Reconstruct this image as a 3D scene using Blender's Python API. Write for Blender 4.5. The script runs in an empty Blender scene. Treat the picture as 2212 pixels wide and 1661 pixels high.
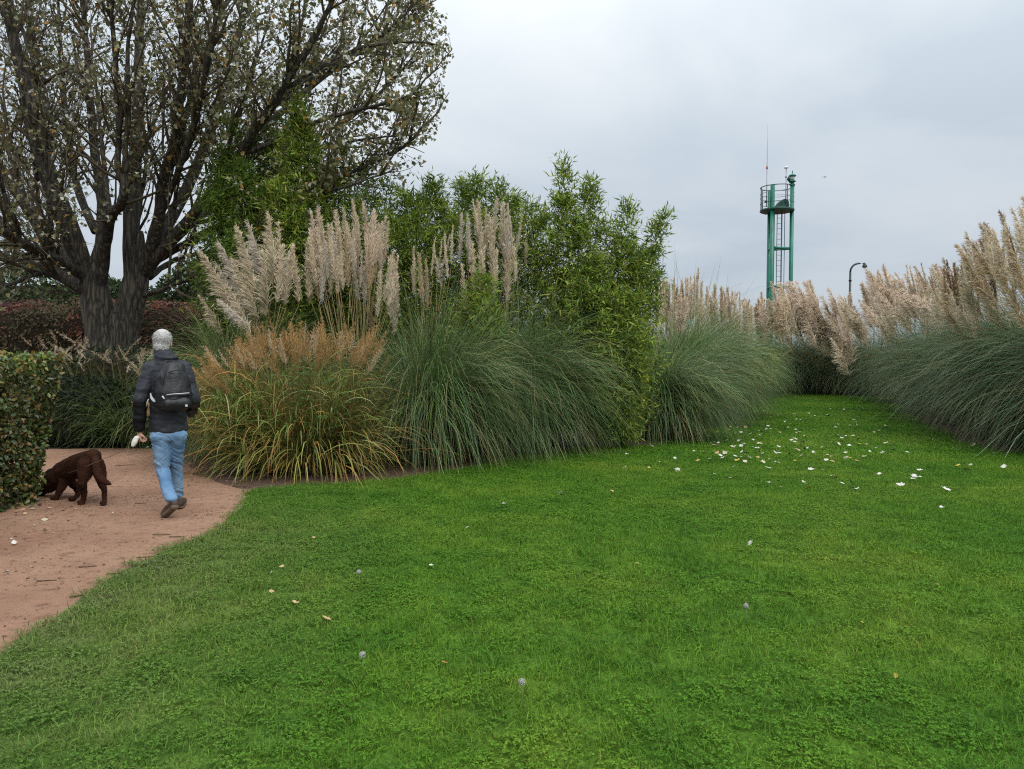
import bpy, bmesh, math, random
import numpy as np
from mathutils import Vector, Matrix, noise as mnoise

R = math.radians
rng = np.random.default_rng(11)
random.seed(5)
sc = bpy.context.scene
COL = sc.collection

# ------------------------------------------------------------------ camera, sky, sun, exposure
F = 760.0; EYE = 1.6; HOR = 352.0
PITCH = math.atan((384.5 - HOR) / F)
cam = bpy.data.cameras.new('camera'); cam.lens = 36 * F / 1024; cam.sensor_width = 36
cam.clip_start = 0.05; cam.clip_end = 3000
camo = bpy.data.objects.new('camera', cam); COL.objects.link(camo)
camo.location = (0, 0, EYE); camo.rotation_euler = (math.pi / 2 - PITCH, 0, 0)
sc.camera = camo

SUN_EL, SUN_AZ = 48.0, 150.0        # azimuth from +Y clockwise: behind the camera, to the right
world = bpy.data.worlds.new('World'); sc.world = world; world.use_nodes = True
nt = world.node_tree; nt.nodes.clear()
def wn(t, **k):
    n = nt.nodes.new(t)
    for a, b in k.items(): setattr(n, a, b)
    return n
out = wn('ShaderNodeOutputWorld'); bg = wn('ShaderNodeBackground'); bg.inputs[1].default_value = 0.1
sky = wn('ShaderNodeTexSky', sky_type='NISHITA', sun_disc=False)
sky.sun_elevation = R(SUN_EL); sky.sun_rotation = R(SUN_AZ)
tc = wn('ShaderNodeTexCoord'); sep = wn('ShaderNodeSeparateXYZ'); nt.links.new(tc.outputs['Generated'], sep.inputs[0])
def wm(op, a, b=None):
    n = wn('ShaderNodeMath', operation=op)
    for i, v in enumerate((a, b)):
        if v is None: continue
        if isinstance(v, (int, float)): n.inputs[i].default_value = v
        else: nt.links.new(v, n.inputs[i])
    return n.outputs[0]
zz = wm('ADD', wm('ABSOLUTE', sep.outputs[2]), 0.22)
cmb = wn('ShaderNodeCombineXYZ')
nt.links.new(wm('DIVIDE', sep.outputs[0], zz), cmb.inputs[0]); nt.links.new(wm('DIVIDE', sep.outputs[1], zz), cmb.inputs[1])
n1 = wn('ShaderNodeTexNoise'); n1.inputs['Scale'].default_value = 1.0; n1.inputs['Detail'].default_value = 6; n1.inputs['Roughness'].default_value = .5
n1.inputs['Distortion'].default_value = .35
nt.links.new(cmb.outputs[0], n1.inputs['Vector'])
rp = wn('ShaderNodeValToRGB'); e = rp.color_ramp.elements
e[0].position = .36; e[0].color = (5.1, 5.75, 6.3, 1); e[1].position = .62; e[1].color = (7.3, 7.6, 7.8, 1)
nt.links.new(n1.outputs['Fac'], rp.inputs[0])
# lower cloud deck towards the horizon is bluer all the way round
rp2 = wn('ShaderNodeValToRGB'); e = rp2.color_ramp.elements
e[0].position = .02; e[0].color = (.62, .62, .62, 1); e[1].position = .34; e[1].color = (0, 0, 0, 1)
nt.links.new(wm('ABSOLUTE', sep.outputs[2]), rp2.inputs[0])
mixh = wn('ShaderNodeMixRGB'); mixh.inputs[2].default_value = (4.25, 5.15, 6.3, 1)
nt.links.new(rp2.outputs[0], mixh.inputs[0]); nt.links.new(rp.outputs[0], mixh.inputs[1])
mixs = wn('ShaderNodeMixRGB'); mixs.inputs[0].default_value = .92
nt.links.new(sky.outputs[0], mixs.inputs[1]); nt.links.new(mixh.outputs[0], mixs.inputs[2])
gain = wm('ADD', wm('MULTIPLY', wm('POWER', wm('ABSOLUTE', sep.outputs[2]), 1.8), 1.9), .80)
vm = wn('ShaderNodeVectorMath', operation='SCALE'); nt.links.new(mixs.outputs[0], vm.inputs[0]); nt.links.new(gain, vm.inputs['Scale'])
nt.links.new(vm.outputs[0], bg.inputs[0]); nt.links.new(bg.outputs[0], out.inputs[0])

sl = bpy.data.lights.new('sun', 'SUN'); sl.energy = 1.5; sl.angle = R(35); sl.color = (1, .97, .92)
so = bpy.data.objects.new('sun', sl); COL.objects.link(so)
so.rotation_euler = (R(90 - SUN_EL), 0, R(180 - SUN_AZ) + math.pi)
d_ = Vector((math.sin(R(SUN_AZ)) * math.cos(R(SUN_EL)), math.cos(R(SUN_AZ)) * math.cos(R(SUN_EL)), math.sin(R(SUN_EL))))
so.rotation_euler = (-d_).to_track_quat('-Z', 'Y').to_euler()
vs = sc.view_settings; vs.view_transform = 'Standard'; vs.look = 'None'; vs.exposure = 0.32; vs.gamma = 1
vs.use_curve_mapping = False
sc.cycles.use_denoising = False; sc.cycles.filter_width = 1.15
sc.cycles.max_bounces = 5; sc.cycles.diffuse_bounces = 2; sc.cycles.transparent_max_bounces = 8

# ------------------------------------------------------------------ helpers
S = 1024 / 2212.0            # positions below were read off a 2212 px wide view of the photograph
cp, sp_ = math.cos(PITCH), math.sin(PITCH)
def ray(u, v):
    xr = (u * S - 512) / F; yr = (384.5 - v * S) / F
    return Vector((xr, cp + yr * sp_, -sp_ + yr * cp))
def P(u, v, d):
    r = ray(u, v); return Vector((0, 0, EYE)) + r * (d / r.y)
def G(u, v, z=0.0):
    r = ray(u, v); return Vector((0, 0, EYE)) + r * ((z - EYE) / r.z)
def X(u, d): return P(u, HOR / S, d).x

def lin(*c):
    return tuple(((x / 255) / 12.92 if x / 255 < .04045 else ((x / 255 + .055) / 1.055) ** 2.4) for x in c)

def mesh_np(name, V, faces, col=None):
    """V (n,3); faces list of int arrays (m,k); col (n,3) point colours"""
    me = bpy.data.meshes.new(name)
    V = np.ascontiguousarray(V, dtype=np.float32)
    fl = [np.asarray(f, dtype=np.int32) for f in faces if len(f)]
    nl = sum(f.size for f in fl); nf = sum(len(f) for f in fl)
    me.vertices.add(len(V)); me.vertices.foreach_set('co', V.ravel())
    me.loops.add(nl); me.polygons.add(nf)
    me.loops.foreach_set('vertex_index', np.concatenate([f.ravel() for f in fl]))
    tot = np.concatenate([np.full(len(f), f.shape[1], np.int32) for f in fl])
    st = np.concatenate([[0], np.cumsum(tot)[:-1]]).astype(np.int32)
    me.polygons.foreach_set('loop_start', st)
    me.update(calc_edges=True); me.validate()
    if col is not None:
        a = me.color_attributes.new('tint', 'FLOAT_COLOR', 'POINT')
        c4 = np.ones((len(V), 4), np.float32); c4[:, :3] = col
        a.data.foreach_set('color', c4.ravel())
    return me

class Geo:
    def __init__(s): s.V = []; s.F = {}; s.C = []; s.n = 0
    def add(s, V, faces, C):
        V = np.asarray(V, float).reshape(-1, 3); C = np.asarray(C, float)
        if C.ndim == 1: C = np.tile(C, (len(V), 1))
        for f in faces:
            f = np.asarray(f); s.F.setdefault(f.shape[1], []).append(f + s.n)
        s.V.append(V); s.C.append(C); s.n += len(V)
    def mesh(s, name):
        return mesh_np(name, np.concatenate(s.V), [np.concatenate(v) for v in s.F.values()], np.concatenate(s.C))

def link(name, data, mat=None, parent=None, loc=(0, 0, 0), rot=None):
    o = bpy.data.objects.new(name, data); COL.objects.link(o)
    if mat and data and not data.materials: data.materials.append(mat)
    o.location = loc
    if rot is not None: o.rotation_euler = rot
    if parent: o.parent = parent
    return o
def tag(o, label, cat, group=None):
    o['label'] = label; o['category'] = cat
    if group: o['group'] = group
    return o
def thing(name, label, cat, loc=(0, 0, 0), rz=0, group=None):
    o = bpy.data.objects.new(name, None); COL.objects.link(o); o.empty_display_size = .1
    o.location = loc; o.rotation_euler = (0, 0, rz)
    return tag(o, label, cat, group)
def structure(o): o['kind'] = 'structure'; return o
def stuff(o): o['kind'] = 'stuff'; return o

# ------------------------------------------------------------------ materials
def new_mat(name):
    m = bpy.data.materials.new(name); m.use_nodes = True
    return m, m.node_tree, m.node_tree.nodes['Principled BSDF']
def N(t, typ, **k):
    n = t.nodes.new(typ)
    for a, b in k.items(): setattr(n, a, b)
    return n
def noise_node(t, scale, detail=3, rough=.55, vec=None):
    n = N(t, 'ShaderNodeTexNoise'); n.inputs['Scale'].default_value = scale; n.inputs['Detail'].default_value = detail
    n.inputs['Roughness'].default_value = rough
    if vec is not None: t.links.new(vec, n.inputs['Vector'])
    return n
def ramp(t, fac, stops):
    r = N(t, 'ShaderNodeValToRGB'); el = r.color_ramp.elements
    while len(el) < len(stops): el.new(.5)
    for x, (p, c) in zip(el, stops): x.position = p; x.color = (*c[:3], 1)
    t.links.new(fac, r.inputs[0]); return r
def leaf_mat(name, trans=.3, rough=.55, spec=.3, var=.25, scale=3.0):
    m, t, b = new_mat(name)
    at = N(t, 'ShaderNodeAttribute', attribute_name='tint')
    ge = N(t, 'ShaderNodeNewGeometry')
    nz = noise_node(t, scale, 2, .5, ge.outputs['Position'])
    mr = N(t, 'ShaderNodeMapRange'); mr.inputs[1].default_value = .3; mr.inputs[2].default_value = .7
    mr.inputs[3].default_value = 1 - var; mr.inputs[4].default_value = 1 + var
    t.links.new(nz.outputs['Fac'], mr.inputs[0])
    hs = N(t, 'ShaderNodeHueSaturation'); t.links.new(at.outputs['Color'], hs.inputs['Color']); t.links.new(mr.outputs[0], hs.inputs['Value'])
    t.links.new(hs.outputs[0], b.inputs['Base Color'])
    b.inputs['Roughness'].default_value = rough; b.inputs['Specular IOR Level'].default_value = spec
    if trans:
        tr = N(t, 'ShaderNodeBsdfTranslucent'); t.links.new(hs.outputs[0], tr.inputs[0])
        mx = N(t, 'ShaderNodeMixShader'); mx.inputs[0].default_value = trans
        t.links.new(b.outputs[0], mx.inputs[1]); t.links.new(tr.outputs[0], mx.inputs[2])
        t.links.new(mx.outputs[0], t.nodes['Material Output'].inputs[0])
    return m
def plain_mat(name, color, rough=.7, spec=.4, var=.2, scale=20, bump=0, bscale=60, metal=0):
    m, t, b = new_mat(name)
    co = N(t, 'ShaderNodeTexCoord')
    nz = noise_node(t, scale, 4, .6, co.outputs['Object'])
    c = np.array(color)
    r = ramp(t, nz.outputs['Fac'], [(.3, tuple(c * (1 - var))), (.7, tuple(np.minimum(c * (1 + var), 1)))])
    t.links.new(r.outputs[0], b.inputs['Base Color'])
    b.inputs['Roughness'].default_value = rough; b.inputs['Specular IOR Level'].default_value = spec; b.inputs['Metallic'].default_value = metal
    if bump:
        n2 = noise_node(t, bscale, 3, .6, co.outputs['Object'])
        bp = N(t, 'ShaderNodeBump'); bp.inputs['Strength'].default_value = bump; bp.inputs['Distance'].default_value = .01
        t.links.new(n2.outputs['Fac'], bp.inputs['Height']); t.links.new(bp.outputs[0], b.inputs['Normal'])
    return m

M_leaf = leaf_mat('leaf_surface', trans=.4)
M_blade = leaf_mat('grass_blade', trans=.25, rough=.55, spec=.16, var=.28, scale=1.6)
M_plume = leaf_mat('plume_hair', trans=.4, rough=.9, spec=.1, var=.1, scale=4)
M_straw = leaf_mat('straw_stem', trans=0, rough=.6, spec=.3, var=.15, scale=6)
M_hedge = leaf_mat('glossy_hedge_leaf', trans=.2, rough=.38, spec=.5, var=.25, scale=4)

def bark_mat():
    m, t, b = new_mat('poplar_bark')
    co = N(t, 'ShaderNodeTexCoord')
    mp = N(t, 'ShaderNodeMapping'); mp.inputs['Scale'].default_value = (2.6, 2.6, .38); t.links.new(co.outputs['Object'], mp.inputs[0])
    wob = noise_node(t, 2.5, 4, .6, mp.outputs[0]); mxv = N(t, 'ShaderNodeMixRGB'); mxv.inputs[0].default_value = .3
    t.links.new(mp.outputs[0], mxv.inputs[1]); t.links.new(wob.outputs['Color'], mxv.inputs[2])
    v = N(t, 'ShaderNodeTexVoronoi', feature='DISTANCE_TO_EDGE'); v.inputs['Scale'].default_value = 7; t.links.new(mxv.outputs[0], v.inputs['Vector'])
    nz = noise_node(t, 9, 6, .7, mp.outputs[0])
    mxx = N(t, 'ShaderNodeMath', operation='MULTIPLY'); t.links.new(v.outputs['Distance'], mxx.inputs[0]); t.links.new(nz.outputs['Fac'], mxx.inputs[1])
    r = ramp(t, mxx.outputs[0], [(.01, (.012, .010, .007)), (.06, (.045, .039, .028)), (.2, (.1, .09, .066))])
    t.links.new(r.outputs[0], b.inputs['Base Color']); b.inputs['Roughness'].default_value = .9
    bp = N(t, 'ShaderNodeBump'); bp.inputs['Strength'].default_value = .9; bp.inputs['Distance'].default_value = .05
    t.links.new(mxx.outputs[0], bp.inputs['Height']); t.links.new(bp.outputs[0], b.inputs['Normal'])
    return m
M_bark = bark_mat()
M_twig = plain_mat('twig_bark', (.085, .07, .046), .85, .2, .35, 5)

# ------------------------------------------------------------------ geometry generators
def tube(pts, rad, sides=6):
    pts = np.asarray(pts, float); n = len(pts)
    rad = np.broadcast_to(np.asarray(rad, float), (n,))
    tg = np.gradient(pts, axis=0); tg /= np.linalg.norm(tg, axis=1)[:, None] + 1e-9
    ref = np.array([0, 0, 1.]) if abs(tg[0, 2]) < .9 else np.array([1., 0, 0])
    a = np.cross(tg, ref); a /= np.linalg.norm(a, axis=1)[:, None] + 1e-9
    b = np.cross(tg, a)
    th = np.arange(sides) * 2 * np.pi / sides
    V = pts[:, None, :] + rad[:, None, None] * (np.cos(th)[None, :, None] * a[:, None, :] + np.sin(th)[None, :, None] * b[:, None, :])
    i = np.arange(n - 1)[:, None] * sides; j = np.arange(sides)[None, :]; k = (j + 1) % sides
    Fq = np.stack([i + j, i + k, i + sides + k, i + sides + j], -1).reshape(-1, 4)
    caps = [np.arange(sides)[::-1][None, :], (np.arange(sides) + (n - 1) * sides)[None, :]]
    return V.reshape(-1, 3), [Fq] + caps
def tube_geo(g, pts, rad, sides=6, col=(.5, .5, .5)):
    V, f = tube(pts, rad, sides); g.add(V, f, col)

def blades(g, base, az, el, L, droop, w, col, k=5, p=1.4, tipcol=None, twist=.5, zmin=.02, fold=True):
    n = len(base); s = np.linspace(0, 1, k + 1)
    ang = el[:, None] - droop[:, None] * (s[None, :] ** p)
    step = L[:, None] / k
    am = (ang[:, 1:] + ang[:, :-1]) / 2
    dh = np.cos(am) * step; dz = np.sin(am) * step
    h = np.concatenate([np.zeros((n, 1)), np.cumsum(dh, 1)], 1); z = np.concatenate([np.zeros((n, 1)), np.cumsum(dz, 1)], 1)
    C = np.stack([base[:, 0, None] + h * np.cos(az)[:, None], base[:, 1, None] + h * np.sin(az)[:, None], np.maximum(base[:, 2, None] + z, zmin)], -1)
    tw = rng.uniform(-twist, twist, n)
    px = -np.sin(az) * np.cos(tw); py = np.cos(az) * np.cos(tw); pz = np.sin(tw)
    W = np.stack([px, py, pz], -1)[:, None, :] * (w[:, None] * (1 - s[None, :] ** 3 * .93) * np.minimum(1, .5 + s[None, :] * 3))[:, :, None] * .5
    V = np.stack([C - W, C + W], 2).reshape(n, -1, 3)
    m = 2 * (k + 1)
    i = np.arange(k) * 2
    q = np.stack([i, i + 1, i + 3, i + 2], -1)
    Fq = (np.arange(n)[:, None, None] * m + q[None]).reshape(-1, 4)
    cc = np.repeat(col[:, None, :], k + 1, 1)
    if tipcol is not None:
        f = (s ** 2)[None, :, None]; cc = cc * (1 - f) + tipcol[:, None, :] * f
    cc = np.repeat(cc, 2, 1)
    g.add(V.reshape(-1, 3), [Fq], cc.reshape(-1, 3))

def leaves(g, pos, dr, nr, L, W, col, mid=.42, cup=.15):
    """folded diamond leaves: two triangles each"""
    n = len(pos)
    dr = dr / (np.linalg.norm(dr, axis=1)[:, None] + 1e-9)
    sd = np.cross(dr, nr); sd /= np.linalg.norm(sd, axis=1)[:, None] + 1e-9
    up = np.cross(sd, dr)
    L = np.broadcast_to(L, (n,))[:, None]; W = np.broadcast_to(W, (n,))[:, None]
    m = pos + dr * L * mid + up * W * cup
    V = np.stack([pos, m + sd * W * .5, pos + dr * L - up * W * cup, m - sd * W * .5], 1)
    b = np.arange(n)[:, None] * 4
    T = np.concatenate([b + np.array([0, 1, 2]), b + np.array([0, 2, 3])])
    g.add(V.reshape(-1, 3), [T], np.repeat(col, 4, 0))
def rdir(n):
    v = rng.normal(size=(n, 3)); return v / np.linalg.norm(v, axis=1)[:, None]
def pick(cols, n, p=None, jit=.15):
    c = np.array(cols)[rng.choice(len(cols), n, p=p)]
    return np.clip(c * (1 + rng.normal(0, jit, (n, 1))), .003, 1)

# ------------------------------------------------------------------ ground, path, lawn
def sheet(name, pts, z, mat, div=None):
    bm = bmesh.new()
    vs_ = [bm.verts.new((p[0], p[1], z)) for p in pts]
    f = bm.faces.new(vs_)
    if f.normal.z < 0: f.normal_flip()
    bmesh.ops.triangulate(bm, faces=bm.faces[:])
    me = bpy.data.meshes.new(name); bm.to_mesh(me); bm.free()
    return structure(link(name, me, mat))
def smooth_poly(pts, sub=6):
    out_ = []
    n = len(pts)
    for i in range(n - 1):
        p0, p1, p2, p3 = [np.array(pts[max(0, min(n - 1, i + k))][:2]) for k in (-1, 0, 1, 2)]
        for t_ in np.linspace(0, 1, sub, endpoint=False):
            out_.append(.5 * ((2 * p1) + (-p0 + p2) * t_ + (2 * p0 - 5 * p1 + 4 * p2 - p3) * t_ ** 2 + (-p0 + 3 * p1 - 3 * p2 + p3) * t_ ** 3))
    out_.append(np.array(pts[-1][:2])); return out_

def soil_mat():
    m, t, b = new_mat('bed_soil'); ge = N(t, 'ShaderNodeNewGeometry')
    a = noise_node(t, 14, 6, .7, ge.outputs['Position'])
    r = ramp(t, a.outputs['Fac'], [(.3, (.035, .02, .013)), (.52, (.1, .055, .034)), (.72, (.19, .11, .07))])
    t.links.new(r.outputs[0], b.inputs['Base Color']); b.inputs['Roughness'].default_value = .95
    bp = N(t, 'ShaderNodeBump'); bp.inputs['Strength'].default_value = .8; bp.inputs['Distance'].default_value = .03
    t.links.new(a.outputs['Fac'], bp.inputs['Height']); t.links.new(bp.outputs[0], b.inputs['Normal'])
    return m
def path_mat():
    m, t, b = new_mat('red_sand_gravel'); ge = N(t, 'ShaderNodeNewGeometry'); pos = ge.outputs['Position']
    big = noise_node(t, .9, 5, .6, pos); mid = noise_node(t, 9, 5, .65, pos); fine = noise_node(t, 150, 3, .7, pos)
    r1 = ramp(t, big.outputs['Fac'], [(.3, (.235, .13, .083)), (.7, (.345, .21, .14))])
    r2 = ramp(t, mid.outputs['Fac'], [(.32, (.62, .58, .55)), (.46, (1, 1, 1)), (.75, (1.12, 1.1, 1.08))])
    r3 = ramp(t, fine.outputs['Fac'], [(.3, (.6, .56, .54)), (.5, (1, 1, 1)), (.72, (1.35, 1.35, 1.35))])
    m1 = N(t, 'ShaderNodeMixRGB', blend_type='MULTIPLY'); m1.inputs[0].default_value = 1
    m2 = N(t, 'ShaderNodeMixRGB', blend_type='MULTIPLY'); m2.inputs[0].default_value = 1
    t.links.new(r1.outputs[0], m1.inputs[1]); t.links.new(r2.outputs[0], m1.inputs[2])
    t.links.new(m1.outputs[0], m2.inputs[1]); t.links.new(r3.outputs[0], m2.inputs[2])
    t.links.new(m2.outputs[0], b.inputs['Base Color']); b.inputs['Roughness'].default_value = .92; b.inputs['Specular IOR Level'].default_value = .2
    ad = N(t, 'ShaderNodeMath', operation='MULTIPLY_ADD'); ad.inputs[1].default_value = 3.0
    t.links.new(mid.outputs['Fac'], ad.inputs[0]); t.links.new(fine.outputs['Fac'], ad.inputs[2])
    bp = N(t, 'ShaderNodeBump'); bp.inputs['Strength'].default_value = .7; bp.inputs['Distance'].default_value = .012
    t.links.new(ad.outputs[0], bp.inputs['Height']); t.links.new(bp.outputs[0], b.inputs['Normal'])
    return m
def turf_tint(t, pos):
    """colour of the sward from world position: patches of clover-dark, bright and dry turf"""
    a = noise_node(t, .55, 4, .6, pos); c = noise_node(t, 2.6, 4, .6, pos)
    r = ramp(t, a.outputs['Fac'], [(.3, (.066, .17, .015)), (.5, (.098, .21, .019)), (.7, (.155, .245, .026))])
    r2 = ramp(t, c.outputs['Fac'], [(.3, (.7, .78, .8)), (.5, (1, 1, 1)), (.72, (1.3, 1.16, 1.2))])
    mx = N(t, 'ShaderNodeMixRGB', blend_type='MULTIPLY'); mx.inputs[0].default_value = 1
    t.links.new(r.outputs[0], mx.inputs[1]); t.links.new(r2.outputs[0], mx.inputs[2])
    # worn greyer turf within about 1.3 m of the path
    sp = N(t, 'ShaderNodeSeparateXYZ'); t.links.new(pos, sp.inputs[0])
    mr = N(t, 'ShaderNodeMapRange'); mr.inputs[1].default_value = -2.8; mr.inputs[2].default_value = -.7; mr.inputs[3].default_value = 1.0; mr.inputs[4].default_value = 0
    t.links.new(sp.outputs[0], mr.inputs[0])
    mm = N(t, 'ShaderNodeMath', operation='MULTIPLY'); t.links.new(mr.outputs[0], mm.inputs[0])
    rr = ramp(t, c.outputs['Fac'], [(.35, (.45, .45, .45)), (.65, (1, 1, 1))]); t.links.new(rr.outputs[0], mm.inputs[1])
    my = N(t, 'ShaderNodeMapRange'); my.inputs[1].default_value = 6.2; my.inputs[2].default_value = 8; my.inputs[3].default_value = 1; my.inputs[4].default_value = .2
    t.links.new(sp.outputs[1], my.inputs[0])
    mz = N(t, 'ShaderNodeMath', operation='MULTIPLY'); t.links.new(mm.outputs[0], mz.inputs[0]); t.links.new(my.outputs[0], mz.inputs[1])
    m2 = N(t, 'ShaderNodeMixRGB'); m2.inputs[2].default_value = (.15, .185, .065, 1)
    t.links.new(mz.outputs[0], m2.inputs[0]); t.links.new(mx.outputs[0], m2.inputs[1])
    return m2.outputs[0]
def lawn_mat():
    m, t, b = new_mat('mown_turf'); ge = N(t, 'ShaderNodeNewGeometry'); pos = ge.outputs['Position']
    tint = turf_tint(t, pos); f = noise_node(t, 55, 4, .7, pos)
    r = ramp(t, f.outputs['Fac'], [(.3, (.45, .45, .45)), (.7, (1.15, 1.15, 1.1))])
    mx = N(t, 'ShaderNodeMixRGB', blend_type='MULTIPLY'); mx.inputs[0].default_value = 1
    t.links.new(tint, mx.inputs[1]); t.links.new(r.outputs[0], mx.inputs[2])
    t.links.new(mx.outputs[0], b.inputs['Base Color']); b.inputs['Roughness'].default_value = .9; b.inputs['Specular IOR Level'].default_value = .15
    bp = N(t, 'ShaderNodeBump'); bp.inputs['Strength'].default_value = .8; bp.inputs['Distance'].default_value = .03
    t.links.new(f.outputs['Fac'], bp.inputs['Height']); t.links.new(bp.outputs[0], b.inputs['Normal'])
    return m
def turf_blade_mat():
    m, t, b = new_mat('turf_blade'); ge = N(t, 'ShaderNodeNewGeometry')
    tint = turf_tint(t, ge.outputs['Position'])
    at = N(t, 'ShaderNodeAttribute', attribute_name='tint')
    mx = N(t, 'ShaderNodeMixRGB', blend_type='MULTIPLY'); mx.inputs[0].default_value = 1
    t.links.new(tint, mx.inputs[1]); t.links.new(at.outputs['Color'], mx.inputs[2])
    t.links.new(mx.outputs[0], b.inputs['Base Color']); b.inputs['Roughness'].default_value = .6; b.inputs['Specular IOR Level'].default_value = .1
    tr = N(t, 'ShaderNodeBsdfTranslucent'); t.links.new(mx.outputs[0], tr.inputs[0])
    ms = N(t, 'ShaderNodeMixShader'); ms.inputs[0].default_value = .3
    t.links.new(b.outputs[0], ms.inputs[1]); t.links.new(tr.outputs[0], ms.inputs[2])
    t.links.new(ms.outputs[0], t.nodes['Material Output'].inputs[0])
    return m

M_soil = soil_mat(); M_path = path_mat(); M_lawn = lawn_mat(); M_turf = turf_blade_mat()
sheet('ground', [(-900, -60), (900, -60), (900, 1500), (-900, 1500)], 0, M_soil)
edge = [(0, 1420), (60, 1378), (130, 1330), (210, 1275), (290, 1225), (390, 1180), (480, 1140), (500, 1115), (522, 1095), (545, 1062), (640, 1052), (800, 1042),
        (1000, 1015), (1060, 1000), (1290, 965), (1400, 966), (1500, 940), (1540, 915), (1600, 880), (1650, 858)]
LE = [(-2.9, -3), (-2.75, 1.5), (-2.66, 3.0)] + [tuple(G(u, v)[:2]) for u, v in edge]
farE = [(8.9, 29), (13.5, 27.5)]
RE = [tuple(np.array(G(u, v)[:2]) + np.array([.9, .3])) for u, v in [(1885, 866), (1900, 900), (1960, 945), (2040, 978), (2150, 990)]] + [(9.5, 10.5), (13, 9), (18, 4), (18, -3)]
lawn_poly = smooth_poly(LE) + [np.array(p) for p in farE] + smooth_poly(RE)
lawn_poly = [p + np.array([mnoise.noise((p[0] * 3, p[1] * 3, 0)) * .05, mnoise.noise((p[0] * 3, p[1] * 3, 9)) * .05]) if i < 140 else p for i, p in enumerate(lawn_poly)]
sheet('lawn', lawn_poly, .014, M_lawn)
PL = np.array(lawn_poly)
def inside(pts, poly):
    x, y = pts[:, 0], pts[:, 1]; r = np.zeros(len(pts), bool); j = len(poly) - 1
    for i in range(len(poly)):
        xi, yi = poly[i]; xj, yj = poly[j]
        c = ((yi > y) != (yj > y)) & (x < (xj - xi) * (y - yi) / (yj - yi + 1e-12) + xi)
        r ^= c; j = i
    return r
path_pts = [(-5.5, -3), (-1.9, -3), (-2.0, 4), (-2.55, 8.1), (-3.25, 8.85), (-4.0, 9.7), (-4.8, 11.2), (-5.4, 12.5), (-7.5, 12.45), (-10, 12.9), (-16, 13.5), (-16, 9.6), (-9, 9.2), (-6.2, 8.9), (-5.5, 8)]
path_pts = smooth_poly(path_pts[2:9], 7)
path_pts = [(-5.5, -3), (-1.9, -3)] + [p + np.array([mnoise.noise((p[0] * 2.2, p[1] * 2.2, 4)) * .14 + mnoise.noise((p[0] * 7, p[1] * 7, 4)) * .05, mnoise.noise((p[0] * 2.2, p[1] * 2.2, 8)) * .12]) for p in path_pts] + [(-10, 12.9), (-16, 13.5), (-16, 9.6), (-9, 9.2), (-6.2, 8.9), (-5.5, 8)]
sheet('path', path_pts, .006, M_path)

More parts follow.
